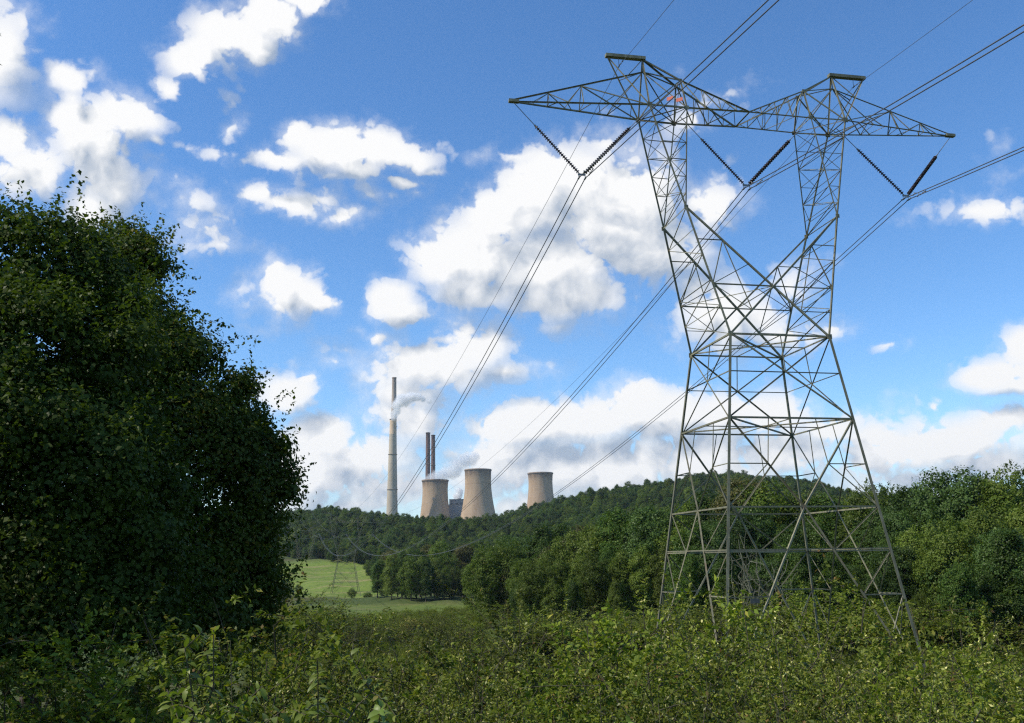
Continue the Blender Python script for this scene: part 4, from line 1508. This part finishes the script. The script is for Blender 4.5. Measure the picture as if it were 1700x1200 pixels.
def wood_points(seed, px0, px1, d0, d1, step, keep=None):
    """jittered points over a piece of hillside"""
    rng = np.random.default_rng(seed)
    out = []
    d = d0
    while d < d1:
        r0, r1 = (px0 - 850) / FPX * d, (px1 - 850) / FPX * d
        n = max(1, int((r1 - r0) / step))
        r = r0 + (np.arange(n) + rng.uniform(0, 1, n)) * (r1 - r0) / n
        dd = d + rng.uniform(-.5, .5, n) * step
        ok = np.ones(n, bool) if keep is None else keep(850 + FPX * r / dd, dd)
        out.append(np.stack([r, dd], 1)[ok])
        d += step
    q = np.concatenate(out)
    z = ground(q[:, 0], q[:, 1])
    return world(q[:, 0], q[:, 1], z - .8), rng


HILL_PROTOS = [TREE_OBJ[k] for k in (('broad', 0), ('broad', 1), ('domed', 0), ('domed', 1), ('tall', 0), ('loose', 0)) if k in TREE_OBJ]
P, rng = wood_points(3, -700, 2500, 655, 1075, 6.8, lambda px, d: (d > 668 + 14 * np.sin(px * .05)) & ((px > 640) | (d > 690)))
S = rng.uniform(.55, .95, len(P)) * np.where(rng.random(len(P)) < .12, 1.25, 1)
scatter('hillside_forest', P, S, rng.uniform(0, 6.28, len(P)), HILL_PROTOS, 'dense green forest covering the long hill below the power station', 'forest')
P, rng = wood_points(8, 790, 2500, 285, 660, 6.4, lambda px, d: (px > 815 + 60 * sstep(d, 300, 400) - 120 * sstep(d, 420, 660)))
S = rng.uniform(.5, .85, len(P))
scatter('lower_wood', P, S, rng.uniform(0, 6.28, len(P)), HILL_PROTOS, 'mixed green wood climbing from the valley to the forested hill', 'forest')
P, rng = wood_points(9, 545, 850, 470, 680, 6.4, lambda px, d: (px > 668 + 60 * np.sin(d * .02)) | ((d > 618) & (px > 560 - (d - 618) * 1.6)))
S = rng.uniform(.5, .85, len(P))
scatter('valley_wood', P, S, rng.uniform(0, 6.28, len(P)), HILL_PROTOS, 'wood filling the valley between the pale field and the hill', 'forest')

# ------------------------------------------------------------------ the big dark trees close by
M['leaf_big'] = leaf_mat('leaf_big_tree', (0.049, 0.075, 0.011), (0.068, 0.098, 0.013), trans=.30, rough=.5, spec=.14, obj_var=.05)
M['leaf_big_b'] = leaf_mat('leaf_big_tree_yellowing', (0.052, 0.075, 0.011), (0.076, 0.102, 0.013), (0.145, 0.113, 0.016), trans=.30, rough=.5, spec=.14, obj_var=.05)


def big_tree(name, lobes_px, base_px, base_d, label, mat, seed, n_clumps, per=18, leaf=.098, clump=.24):
    g = on_ground(base_px, base_d)
    lobes = []
    for q in lobes_px:
        if len(q) == 5:      # lateral offset, depth, height, radius in metres
            c, r_ = world(q[1], q[2], q[3])[0], q[4]
        else:
            c, r_ = at(q[0], q[1], q[3]), q[2] * q[3] / FPX
        lobes.append((*(c - g), r_ * .84, r_ * .84, r_ * .88))
    top = max(l[2] for l in lobes)
    root = empty(name, g)
    tag(root, label, 'tree', 'big trees close to the viewer')
    lim = [l[:3] for l in lobes if l[2] > 1.0 and l[3] > .7]
    obj('trunk', trunk_mesh('big_tree_trunk', seed, top * .5, .22, lim), M['bark'], root)
    lobes = sub_lobes(np.random.default_rng(seed + 7), lobes, 7, .30, .58)
    obj('crown', crown_mesh('big_tree_crown', seed, lobes, n_clumps, per, leaf, clump, [mat], inner=.8, zmin=-1, ragged=.22, droop=.3, aspect=.66, sprays=n_clumps // 6, spray_len=.95, along=.10, pocket=2.3), None, root)
    return root


big_tree('big_tree', [(35, 445, 92, 17), (130, 470, 88, 17.5), (-60, 470, 110, 17), (20, 570, 115, 16), (150, 585, 105, 16.6), (60, 700, 130, 15.6), (180, 700, 105, 16.4), (110, 830, 130, 15.6), (210, 820, 95, 16.5),
                      (-20, 1040, 110, 15), (110, 1040, 105, 15.4), (225, 1045, 85, 16), (-70, 640, 140, 16.5), (-70, 830, 150, 16), (60, 950, 130, 15.5), (190, 950, 115, 16.2), (20, 385, 38, 17), (92, 415, 45, 17.4)],
         70, 17, 'huge dark leafy tree filling the edge of the view, its crown cut off', M['leaf_big'], 21, 4300)
big_tree('big_tree', [(205, 436, 58, 21), (180, 425, 48, 21.4), (222, 402, 26, 21.2), (262, 440, 22, 21), (244, 540, 58, 20.5), (300, 606, 58, 20.5), (220, 640, 100, 20), (340, 672, 62, 20.4), (384, 706, 56, 20.6), (296, 750, 100, 19.6), (408, 775, 66, 20.4), (442, 802, 44, 20.6),
                      (352, 855, 90, 19.8), (412, 885, 54, 20.2), (280, 890, 115, 19.3), (388, 962, 74, 19.8), (300, 990, 105, 19), (424, 962, 40, 20), (352, 610, 24, 20.6), (402, 640, 24, 20.6), (454, 748, 24, 20.5), (474, 815, 20, 20.5), (330, 1050, 75, 18.5), (416, 1030, 48, 19.5)],
         320, 20.5, 'dark spreading tree whose leafy side slopes down towards the chimneys', M['leaf_big_b'], 22, 4500)
big_tree('big_tree', [('m', -10.6, 8.2, 6.5, 2.4), ('m', -10.8, 11.0, 8.0, 2.5), ('m', -10.2, 12.6, 5.6, 2.4), ('m', -11.2, 9.4, 9.8, 2.1), ('m', -10.8, 8.8, 4.0, 2.4), ('m', -12.5, 10.5, 6.0, 2.8), ('m', -9.4, 11.8, 7.6, 1.2),
                      (-420, 160, 90, 13), (-300, 120, 62, 13), (-190, 88, 50, 13), (-95, 66, 50, 13), (-34, 62, 38, 13)],
         -780, 10.5, 'tree almost wholly beyond the edge, only a few bright twigs poking in high up', M['leaf_big_b'], 23, 1500)

# ------------------------------------------------------------------ shrubs
M['leaf_olive'] = leaf_mat('leaf_shrub', (0.090, 0.130, 0.014), (0.218, 0.233, 0.030), (0.632, 0.583, 0.217), trans=.25, rough=.42, spec=.2, obj_var=.48, yellow=.5)
M['leaf_bramble'] = leaf_mat('leaf_bramble', (0.064, 0.090, 0.013), (0.142, 0.153, 0.024), (.16, .095, .03), trans=.2, rough=.5, spec=.14, obj_var=.40)
M['leaf_weed'] = leaf_mat('leaf_weed', (0.117, 0.173, 0.019), (0.226, 0.265, 0.030), (0.307, 0.283, 0.044), trans=.28, rough=.5, spec=.14, obj_var=.3, yellow=.4)
M['leaf_dogwood'] = leaf_mat('leaf_dogwood', (.11, .155, .022), (.20, .225, .045), (.21, .185, .05), trans=.34, rough=.4, spec=.25, obj_var=.18)
M['leaf_fresh'] = leaf_mat('leaf_fresh', (.12, .19, .028), (.19, .25, .05), trans=.34, rough=.4, spec=.25, obj_var=.18)
M['flower'] = leaf_mat('goldenrod_flower', (.42, .36, .07), (.55, .48, .14), trans=.2, obj_var=.05)


def shoots(rng, n, h, spread, zbase=0.0, arch=.35, seg=7):
    """arching shoots from the root: list of point rows"""
    out = []
    for i in range(n):
        a = rng.uniform(0, 2 * np.pi)
        lean = spread * math.sqrt(rng.uniform(.02, 1))
        hh = h * rng.uniform(.62, 1.0) * (1 - .35 * (lean / spread) ** 2)
        b = np.array([rng.normal(0, .12 * spread), rng.normal(0, .12 * spread), zbase])
        t = np.linspace(0, 1, seg)[:, None]
        d = np.array([math.cos(a), math.sin(a), 0.])
        P = b + d * lean * (t ** 1.3) + np.array([0, 0, 1.]) * hh * (t - arch * t ** 3 * (lean / spread))
        P[1:] += rng.normal(0, .035 * h, (seg - 1, 3))
        out.append(P)
    return out


def along(rng, paths, per, lo=.25):
    """points and directions along shoots"""
    P, D = [], []
    for q in paths:
        t = np.sort(rng.uniform(lo, 1, per)) * (len(q) - 1)
        i = np.minimum(t.astype(int), len(q) - 2)
        f = (t - i)[:, None]
        P.append(q[i] * (1 - f) + q[i + 1] * f)
        D.append(unit(q[i + 1] - q[i]))
    return np.concatenate(P), np.concatenate(D)


def shrub_meshes(seed, h, spread, n_main, twigs, per, leaf, aspect, mat, droop=.2, twig_len=.32, lo=.3):
    rng = np.random.default_rng(seed)
    main = shoots(rng, n_main, h, spread)
    B, D = along(rng, main, twigs, lo)
    tw = []
    for b, d in zip(B, D):
        e = unit(d * .6 + rng.normal(0, .6, 3) + np.array([0, 0, .35])) * twig_len * rng.uniform(.5, 1.3)
        t = np.linspace(0, 1, 4)[:, None]
        tw.append(b + e * t - np.array([0, 0, .12 * twig_len]) * t ** 2)
    V, F = tubes([(q, np.linspace(.010, .002, len(q)) * (h / 2)) for q in main] + [(q, [.004, .003, .002, .0015]) for q in tw[::6]], 4)
    stem = mesh_np('shrub_stems', V, F, True)
    P, D = along(rng, tw, per, .1)
    n = len(P)
    T = unit(D * .55 + rng.normal(0, .55, (n, 3))) - np.array([0, 0, droop])
    Nn = unit(np.array([0, 0, 1.0]) + rng.normal(0, .6, (n, 3)))
    ls = leaf * rng.uniform(.6, 1.3, n)
    lm = leaves_mesh('shrub_leaves', P, Nn, T, ls, ls * aspect, mats=[mat])
    return stem, lm


SHRUBS = {
    'olive': [shrub_meshes(201 + i, 2.4, 1.25, 38, 17, 26, .031, .46, M['leaf_olive']) for i in range(3)],
    'bramble': [shrub_meshes(211 + i, 1.9, 1.35, 36, 16, 25, .031, .55, M['leaf_bramble'], droop=.3) for i in range(2)],
    'leafy': [shrub_meshes(221 + i, 2.0, 1.1, 30, 15, 21, .044, .5, M['leaf_weed'], droop=.3) for i in range(2)],
    'weed': [shrub_meshes(231 + i, 1.3, .95, 30, 8, 11, .12, .30, M['leaf_weed'], droop=.1, twig_len=.3, lo=.15) for i in range(2)],
}
SHRUB_H = {k: [mesh_top(v[1], .985) for v in vs] for k, vs in SHRUBS.items()}
SHRUB_OBJ = {}


def shrub(kind, loc, h, w, label, group, var=0, cat='shrub', name='shrub'):
    sm, lm = SHRUBS[kind][var]
    s = h / SHRUB_H[kind][var]
    root = empty(name, loc, random.uniform(0, 6.28), (s * w, s * w, s))
    tag(root, label, cat, group)
    obj('stem', sm, M['twig'], root)
    o = obj('foliage', lm, None, root)
    SHRUB_OBJ.setdefault((kind, var), (root, o))
    return root


def plant_shrub(px, ytop, d, kind, label, group, w=1.0, var=None, name='shrub', hmin=.8, hmax=9):
    g = on_ground(px, d)
    top = at(px, ytop, d)
    h = min(hmax, max(hmin, top[2] - g[2]))
    return shrub(kind, g - [0, 0, .05], h + .05, w, label, group, random.randrange(len(SHRUBS[kind])) if var is None else var, name=name)


TXT = {'olive': 'silvery small leaved shrub', 'bramble': 'red flecked dark bramble', 'leafy': 'yellow green shrub', 'weed': 'tall green weed clump'}
random.seed(11)
TOPLINE = [(440, 1072), (500, 1080), (560, 1082), (620, 1086), (700, 1080), (800, 1076), (900, 1070), (1000, 1062), (1060, 1036), (1100, 1022), (1140, 1030), (1180, 1052), (1250, 1050), (1330, 1030), (1400, 1024), (1440, 1058), (1480, 1086), (1540, 1088), (1600, 1076), (1660, 1066), (1720, 1066)]
yl = lambda px: float(np.interp(px, [q[0] for q in TOPLINE], [q[1] for q in TOPLINE]))
rows = [(14.2, 16.5, 0, 17, 'along the thicket back row', ['olive', 'olive', 'olive', 'leafy', 'bramble'], 450, 1740),
        (11.6, 13.4, 26, 14, 'along the thicket third row', ['olive', 'bramble', 'olive', 'leafy'], 430, 1760),
        (9.4, 10.8, 62, 12, 'along the thicket second row', ['bramble', 'olive', 'olive', 'leafy'], 430, 1780),
        (7.4, 8.4, 108, 9, 'along the thicket front row', ['bramble', 'olive', 'olive'], 640, 1800),
        (5.9, 6.6, 168, 6, 'at the thicket edge by the viewer', ['olive', 'bramble'], 780, 1840)]
for d0, d1, dy, n, where, kinds, x0, x1 in rows:
    for i in range(n):
        px = x0 + (x1 - x0) * (i + random.uniform(.25, .75)) / n
        kd = random.choice(kinds)
        if px > 1440 and dy < 30: kd = 'olive'
        plant_shrub(px, yl(px) + dy + 20 * math.sin(px * .024 + d0 * 1.9) + random.uniform(-16, 18), random.uniform(d0, d1), kd, f'{TXT[kd]}, {ORD[i]} from the big tree {where}', 'shrubs of the thicket', random.uniform(.9, 1.25), hmin=.7)
# dim shrubs in the shade under the big trees
for i in range(9):
    px = -30 + 62 * i + random.uniform(-12, 12)
    kd = ('bramble', 'leafy')[i % 2]
    plant_shrub(px, 1062 + random.uniform(-10, 25) + (25 if i < 5 else 0), random.uniform(11.5, 14), kd, f'{TXT[kd]} in the shade, {ORD[i]} under the big trees', 'shaded shrubs under the big trees', 1.2)
# bushes on the rough ground between the thicket and the wood
for i, (px, yt, d, kd, w, lb) in enumerate([
    (505, 990, 62, 'bramble', 1.25, 'dark rounded bush between the big tree and the rough meadow'),
    (540, 1002, 58, 'leafy', 1.2, 'shaggy bright bush next to the dark rounded one in the meadow'),
    (480, 1008, 52, 'leafy', 1.2, 'green bush at the skirt of the big tree'),
    (575, 1022, 48, 'bramble', 1.2, 'low dark bush in the meadow before the strip field'),
    (612, 1024, 60, 'leafy', 1.3, 'wide pale bush in front of the strip field'),
    (655, 1022, 66, 'bramble', 1.3, 'dark low bush behind the yellow flowers'),
    (720, 1014, 70, 'leafy', 1.2, 'green bush standing alone before the middle of the strip field'),
    (745, 1024, 55, 'bramble', 1.2, 'dark bush beyond the thicket below the strip field end'),
    (790, 1018, 90, 'leafy', 1.4, 'light bush at the foot of the brown corner tree'),
    (830, 1022, 84, 'bramble', 1.4, 'grey green bush at the foot of the wood next to the brown corner tree'),
    (880, 1010, 96, 'leafy', 1.5, 'pale tall bush in front of the middle wood'),
    (925, 1018, 88, 'leafy', 1.4, 'yellowish bush in front of the pale trees'),
    (985, 1014, 92, 'bramble', 1.5, 'dark bush below the tall leaning tree'),
    (1040, 1012, 86, 'leafy', 1.4, 'light green bush below the twin dark trees'),
    (1085, 1006, 74, 'leafy', 1.3, 'bright bush close outside the nearest pylon foot'),
    (1155, 1000, 78, 'leafy', 1.4, 'bright bush seen through the first pylon legs'),
    (1225, 992, 84, 'olive', 1.4, 'greyish bush inside the pylon beside the blank plate'),
    (1300, 985, 80, 'leafy', 1.4, 'yellow green bush under the middle of the pylon'),
    (1390, 985, 76, 'leafy', 1.4, 'bright bush behind the last pylon leg'),
    (1500, 1000, 72, 'leafy', 1.5, 'pale bush at the foot of the open end of the wood'),
    (1570, 1005, 70, 'leafy', 1.6, 'broad low bush on the grass before the wood'),
    (1640, 990, 70, 'bramble', 1.7, 'dark broad bush on the grass before the end of the wood'),
    (1700, 985, 66, 'leafy', 1.6, 'light bush cut by the edge of the view before the wood')]):
    d = d + 70 if px < 830 else max(d, 92) if px < 1100 else max(d, 84)
    plant_shrub(px, yt, d, kd, lb, 'bushes on the rough ground', w * (1.5 if px < 830 else 1.3))

# yellow flowering clump
g = on_ground(686, 140)
fl = empty('goldenrod', g)
tag(fl, 'clump of pale yellow flower plumes standing in the green beyond the thicket', 'flowers')
rng = np.random.default_rng(61)
top = at(686, 1023, 140)[2] - g[2]
sh = shoots(rng, 90, top, 2.2, arch=.2)
V, F = tubes([(q, .012) for q in sh], 4)
obj('stem', mesh_np('goldenrod_stems', V, F), M['twig'], fl)
P, D = along(rng, sh, 26, .2)
obj('foliage', leaves_mesh('goldenrod_leaves', P, unit(rng.normal(0, .5, P.shape) + [0, 0, 1]), D + rng.normal(0, .8, P.shape), .12, .03, mats=[M['leaf_weed']]), None, fl)
P, D = along(rng, sh, 60, .72)
obj('flower_plume', leaves_mesh('goldenrod_plume', P + rng.normal(0, .10, P.shape), unit(rng.normal(0, 1, P.shape)), rng.normal(0, 1, P.shape), .13, .09, mats=[M['flower']]), None, fl)

# ------------------------------------------------------------------ large leaved shrubs at the viewer's feet: leaves one by one
def leaf_shapes(length, width, tag_):
    out = []
    for k, (arch, twist) in enumerate(((.18, .1), (.34, -.15), (.05, .2))):
        n = 5
        V, F = [], []
        for i in range(n + 1):
            t = i / n
            w = width * .5 * math.sin(math.pi * min(1, t ** .8 * 1.0)) ** .8 if 0 < i < n else (.004 if i == 0 else 0.0)
            z = -arch * length * t * t
            V += [(t * length, w, z + w * .30 + twist * w * t), (t * length, 0, z), (t * length, -w, z + w * .30 - twist * w * t)]
        for i in range(n):
            a = i * 3
            F += [(a, a + 1, a + 4, a + 3), (a + 1, a + 2, a + 5, a + 4)]
        out.append(mesh_py('leaf_' + tag_, V, F, True))
    return out


def big_leaf_shrub(px, d, ytop, spread, n_shoots, leaf_len, leaf_w, mat, label, seed, name, lean=(0, 0), single=150, gap=.042, droop=.75):
    rng = np.random.default_rng(seed)
    g = on_ground(px, d)
    h = at(px, ytop, d)[2] - g[2]
    root = empty(name, g)
    tag(root, label, 'shrub', 'large leaved shrubs at the viewer\'s feet')
    main = shoots(rng, n_shoots, h * 1.05, spread, arch=.30, seg=9)
    side = []
    for q in main:
        for _ in range(3):
            i = rng.integers(3, 8)
            e = unit(rng.normal(0, 1, 3) * [1, 1, .4] + [0, 0, .35]) * rng.uniform(.22, .5) * spread
            t = np.linspace(0, 1, 5)[:, None]
            side.append(q[i] + e * t - np.array([0, 0, .10]) * t ** 2)
    V, F = tubes([(q, np.linspace(.013, .004, len(q))) for q in main] + [(q, np.linspace(.005, .002, 5)) for q in side], 5)
    obj('stem', mesh_np('leafy_shrub_stems', V, F, True), M['twig'], root)
    rows_ = []
    for q in main + side:
        L = np.linalg.norm(np.diff(q, axis=0), axis=1).sum()
        n = max(2, int(L / gap))
        t0 = .35 if len(q) == 9 else .1
        for k in range(n):
            t = (t0 + (1 - t0) * (k + rng.uniform(.2, .8)) / n) * (len(q) - 1)
            i = min(int(t), len(q) - 2)
            p = q[i] + (q[i + 1] - q[i]) * (t - i)
            ax = unit(q[i + 1] - q[i])
            a = rng.uniform(0, 2 * np.pi)
            s = unit(np.cross(ax, [math.cos(a), math.sin(a), .3]))
            for sg in (-1, 1):
                dr = unit(s * sg + ax * .45 + np.array([0, 0, -droop * rng.uniform(.3, 1.1)]))
                rows_.append((p, dr, leaf_len * rng.uniform(.6, 1.25)))
    # the leaves that show largest, facing the viewer and on the outside, are told apart
    dist = [np.linalg.norm(p + g - CAM) - .25 * p[2] + rng.uniform(0, .5) for p, _, _ in rows_]
    order = np.argsort(dist)
    shapes = leaf_shapes(leaf_len, leaf_w, name)
    for m in shapes:
        m.materials.append(mat)
    for k in order[:single]:
        p, dr, l = rows_[k]
        o = obj('leaf', shapes[int(rng.integers(0, 3))], None, root)
        x = Vector(dr.tolist())
        z = Vector((float(rng.normal(0, .35)), float(rng.normal(0, .35)), 1.0))
        y = z.cross(x).normalized()
        z = x.cross(y)
        o.matrix_local = Matrix.Translation(Vector(p.tolist())) @ Matrix((x, y, z)).transposed().to_4x4() @ Matrix.Scale(l / leaf_len, 4)
    rest = [rows_[k] for k in order[single:]]
    P = np.array([q[0] for q in rest]); T = np.array([q[1] for q in rest]); Ls = np.array([q[2] for q in rest])
    Nn = unit(rng.normal(0, .35, P.shape) + [0, 0, 1])
    o = obj('foliage', leaves_mesh('leafy_shrub_leaves', P, Nn, T, Ls, Ls * leaf_w / leaf_len, mats=[mat], six=True), None, root)
    o['kind'] = 'stuff'
    return root


big_leaf_shrub(325, 6.6, 1012, .72, 26, .080, .036, M['leaf_dogwood'], 'large leaved shrub with drooping leaves, its top twigs sticking up before the dark tree', 301, 'dogwood_shrub')
big_leaf_shrub(455, 6.9, 1018, .78, 28, .080, .036, M['leaf_dogwood'], 'large leaved browning shrub in full sun beside the first drooping one', 302, 'dogwood_shrub')
big_leaf_shrub(545, 6.6, 1060, .62, 18, .076, .035, M['leaf_dogwood'], 'yellowing large leaved shrub between the browning one and the small leaved thicket', 306, 'dogwood_shrub')
big_leaf_shrub(645, 5.4, 1112, .55, 18, .072, .040, M['leaf_fresh'], 'fresh bright green large leaved shrub at the lower edge', 303, 'dogwood_shrub', droop=.5)
big_leaf_shrub(80, 5.6, 1108, .50, 15, .060, .032, M['leaf_fresh'], 'light leaved shrub alone in the dark lower corner under the big tree', 304, 'dogwood_shrub', droop=.2, gap=.05)
big_leaf_shrub(430, 5.3, 1112, .60, 20, .074, .034, M['leaf_dogwood'], 'low drooping shrub below the two taller large leaved ones', 305, 'dogwood_shrub')
big_leaf_shrub(1010, 6.2, 1150, .60, 16, .060, .032, M['leaf_fresh'], 'bright sprays of a young shrub at the lower edge below the pylon side', 307, 'dogwood_shrub', droop=.3, gap=.05)
big_leaf_shrub(1560, 6.6, 1120, .60, 16, .052, .026, M['leaf_dogwood'], 'pale sprays of a tall young shrub at the lower corner under the wood', 308, 'dogwood_shrub', droop=.2, gap=.05)

for px, d, yt, sd, tx in ((1655, 11.5, 1012, 311, 'tall thin shoots standing out of the thicket in front of the wood end'),
                          (1392, 12.0, 984, 312, 'tall thin shoots standing out of the thicket before the last pylon leg'),
                          (1548, 10.5, 1040, 313, 'thin leafy shoots standing up beside the crooked bare twigs'),
                          (1150, 12.5, 1002, 314, 'thin leafy shoots standing up before the near pylon leg'),
                          (742, 9.5, 1058, 315, 'thin leafy shoots standing up below the strip field end')):
    big_leaf_shrub(px, d, yt, .28, 6, .056, .026, M['leaf_olive'], tx, sd, 'young_shrub', droop=.15, gap=.05, single=60)


# ------------------------------------------------------------------ dead wood
def dead_tree(px, ytop, d, label, seed, n, spread, r0, cat='dead tree', name='dead_tree', group=None, twigs=5):
    rng = np.random.default_rng(seed)
    g = on_ground(px, d)
    h = at(px, ytop, d)[2] - g[2]
    root = empty(name, g)
    tag(root, label, cat, group)
    trunks, br = [], []
    for i in range(n):
        a = rng.uniform(0, 2 * np.pi)
        t = np.linspace(0, 1, 10)[:, None]
        hh = h * rng.uniform(.7, 1)
        P = np.array([math.cos(a), math.sin(a), 0]) * spread * t ** 1.4 * rng.uniform(.3, 1) + np.array([0, 0, hh]) * t - [0, 0, .2]
        P[1:] += rng.normal(0, .018 * h, (9, 3))
        trunks.append((P, r0 * np.linspace(1, .2, 10)))
        for _ in range(twigs):
            k = rng.integers(3, 9)
            e = unit(rng.normal(0, 1, 3) + [0, 0, .5]) * h * rng.uniform(.10, .26)
            s = np.linspace(0, 1, 6)[:, None]
            Q = P[k] + e * s + rng.normal(0, .012 * h, (6, 3)) * s
            br.append((Q, r0 * .4 * np.linspace(1, .2, 6)))
            for _ in range(2):
                k2 = rng.integers(2, 5)
                e2 = unit(e + rng.normal(0, .7, 3) * np.linalg.norm(e)) * h * rng.uniform(.04, .10)
                br.append((np.stack([Q[k2], Q[k2] + e2 * .5 + rng.normal(0, .006 * h, 3), Q[k2] + e2]), [r0 * .16, r0 * .11, r0 * .05]))
    V, F = tubes(trunks, 6)
    obj('trunk', mesh_np('dead_trunk', V, F, True), M['dead_wood'], root)
    V, F = tubes(br, 4)
    obj('branch', mesh_np('dead_branches', V, F, True), M['dead_wood'], root)
    return root


dead_tree(1252, 872, 93, 'bare pale dead tree with many thin stems behind the pylon legs', 401, 7, 3.2, .13, group='dead trees behind the pylon')
dead_tree(1218, 905, 95, 'smaller bare grey dead tree behind the near pylon leg', 402, 4, 2.2, .10, group='dead trees behind the pylon')
dead_tree(1290, 930, 91, 'low bare dead tree right of centre inside the pylon legs'.replace('right of centre ', ''), 403, 3, 2.6, .09, group='dead trees behind the pylon')
dead_tree(1462, 1036, 11.2, 'leafless grey stem forking up out of the thicket below the last pylon foot', 404, 2, .35, .022, 'dead shrub', 'dead_shrub', 'dead shrubs in the thicket', 4)
dead_tree(1515, 1042, 10.6, 'leafless crooked twigs reaching towards the grass out of the thicket', 405, 3, .75, .016, 'dead shrub', 'dead_shrub', 'dead shrubs in the thicket', 4)
dead_tree(590, 985, 30, 'thin bare sapling twigs standing up near the large leaved shrubs', 406, 3, .5, .015, 'dead shrub', 'dead_shrub', 'dead shrubs in the thicket', 4)

# ------------------------------------------------------------------ ground cover
WEED = [SHRUB_OBJ[k][1] for k in SHRUB_OBJ if k[0] in ('leafy', 'bramble')]
wp = [SHRUB_OBJ[k][1] for k in SHRUB_OBJ if k[0] == 'leafy'] + [SHRUB_OBJ[k][1] for k in SHRUB_OBJ if k[0] == 'bramble'][:1]
P1, rng = wood_points(31, -250, 1760, 19, 60, 1.05)
P2, _ = wood_points(32, 430, 1760, 60, 122, 1.35)
P3, _ = wood_points(33, 440, 800, 120, 250, 2.6)
P = np.concatenate([P1, P2, P3])
S = np.concatenate([rng.uniform(.35, .8, len(P1)), rng.uniform(.4, .9, len(P2)), rng.uniform(.5, 1.2, len(P3))])
scatter('undergrowth', P + [0, 0, .6], S, rng.uniform(0, 6.28, len(P)), wp, 'rough weeds and low scrub covering the ground towards the wood', 'undergrowth', 1.35)
P, rng = wood_points(34, -400, 2100, 3.2, 20, .62)
S = rng.uniform(.18, .34, len(P))
scatter('thicket_floor', P, S, rng.uniform(0, 6.28, len(P)), wp, 'low weeds filling the gaps between the near shrubs', 'undergrowth', 1.3)

# ------------------------------------------------------------------ the air between here and the hills
def haze():
    V = []
    lo, hi = (-4200, -3000, -60), (4200, 5200, 455)
    for z in (lo[2], hi[2]):
        V += [(lo[0], lo[1], z), (hi[0], lo[1], z), (hi[0], hi[1], z), (lo[0], hi[1], z)]
    me = mesh_py('haze', V, [(0, 3, 2, 1), (4, 5, 6, 7), (0, 1, 5, 4), (1, 2, 6, 5), (2, 3, 7, 6), (3, 0, 4, 7)])
    m, N, out = new_mat('haze_air')
    pv = N.n('ShaderNodeVolumePrincipled', {'Color': (.80, .88, 1.0, 1), 'Density': HAZE, 'Anisotropy': .2})
    N.put(out.inputs['Volume'], pv.outputs[0])
    o = obj('haze', me, m)
    tag(o, kind='stuff')


HAZE = .000045
haze()
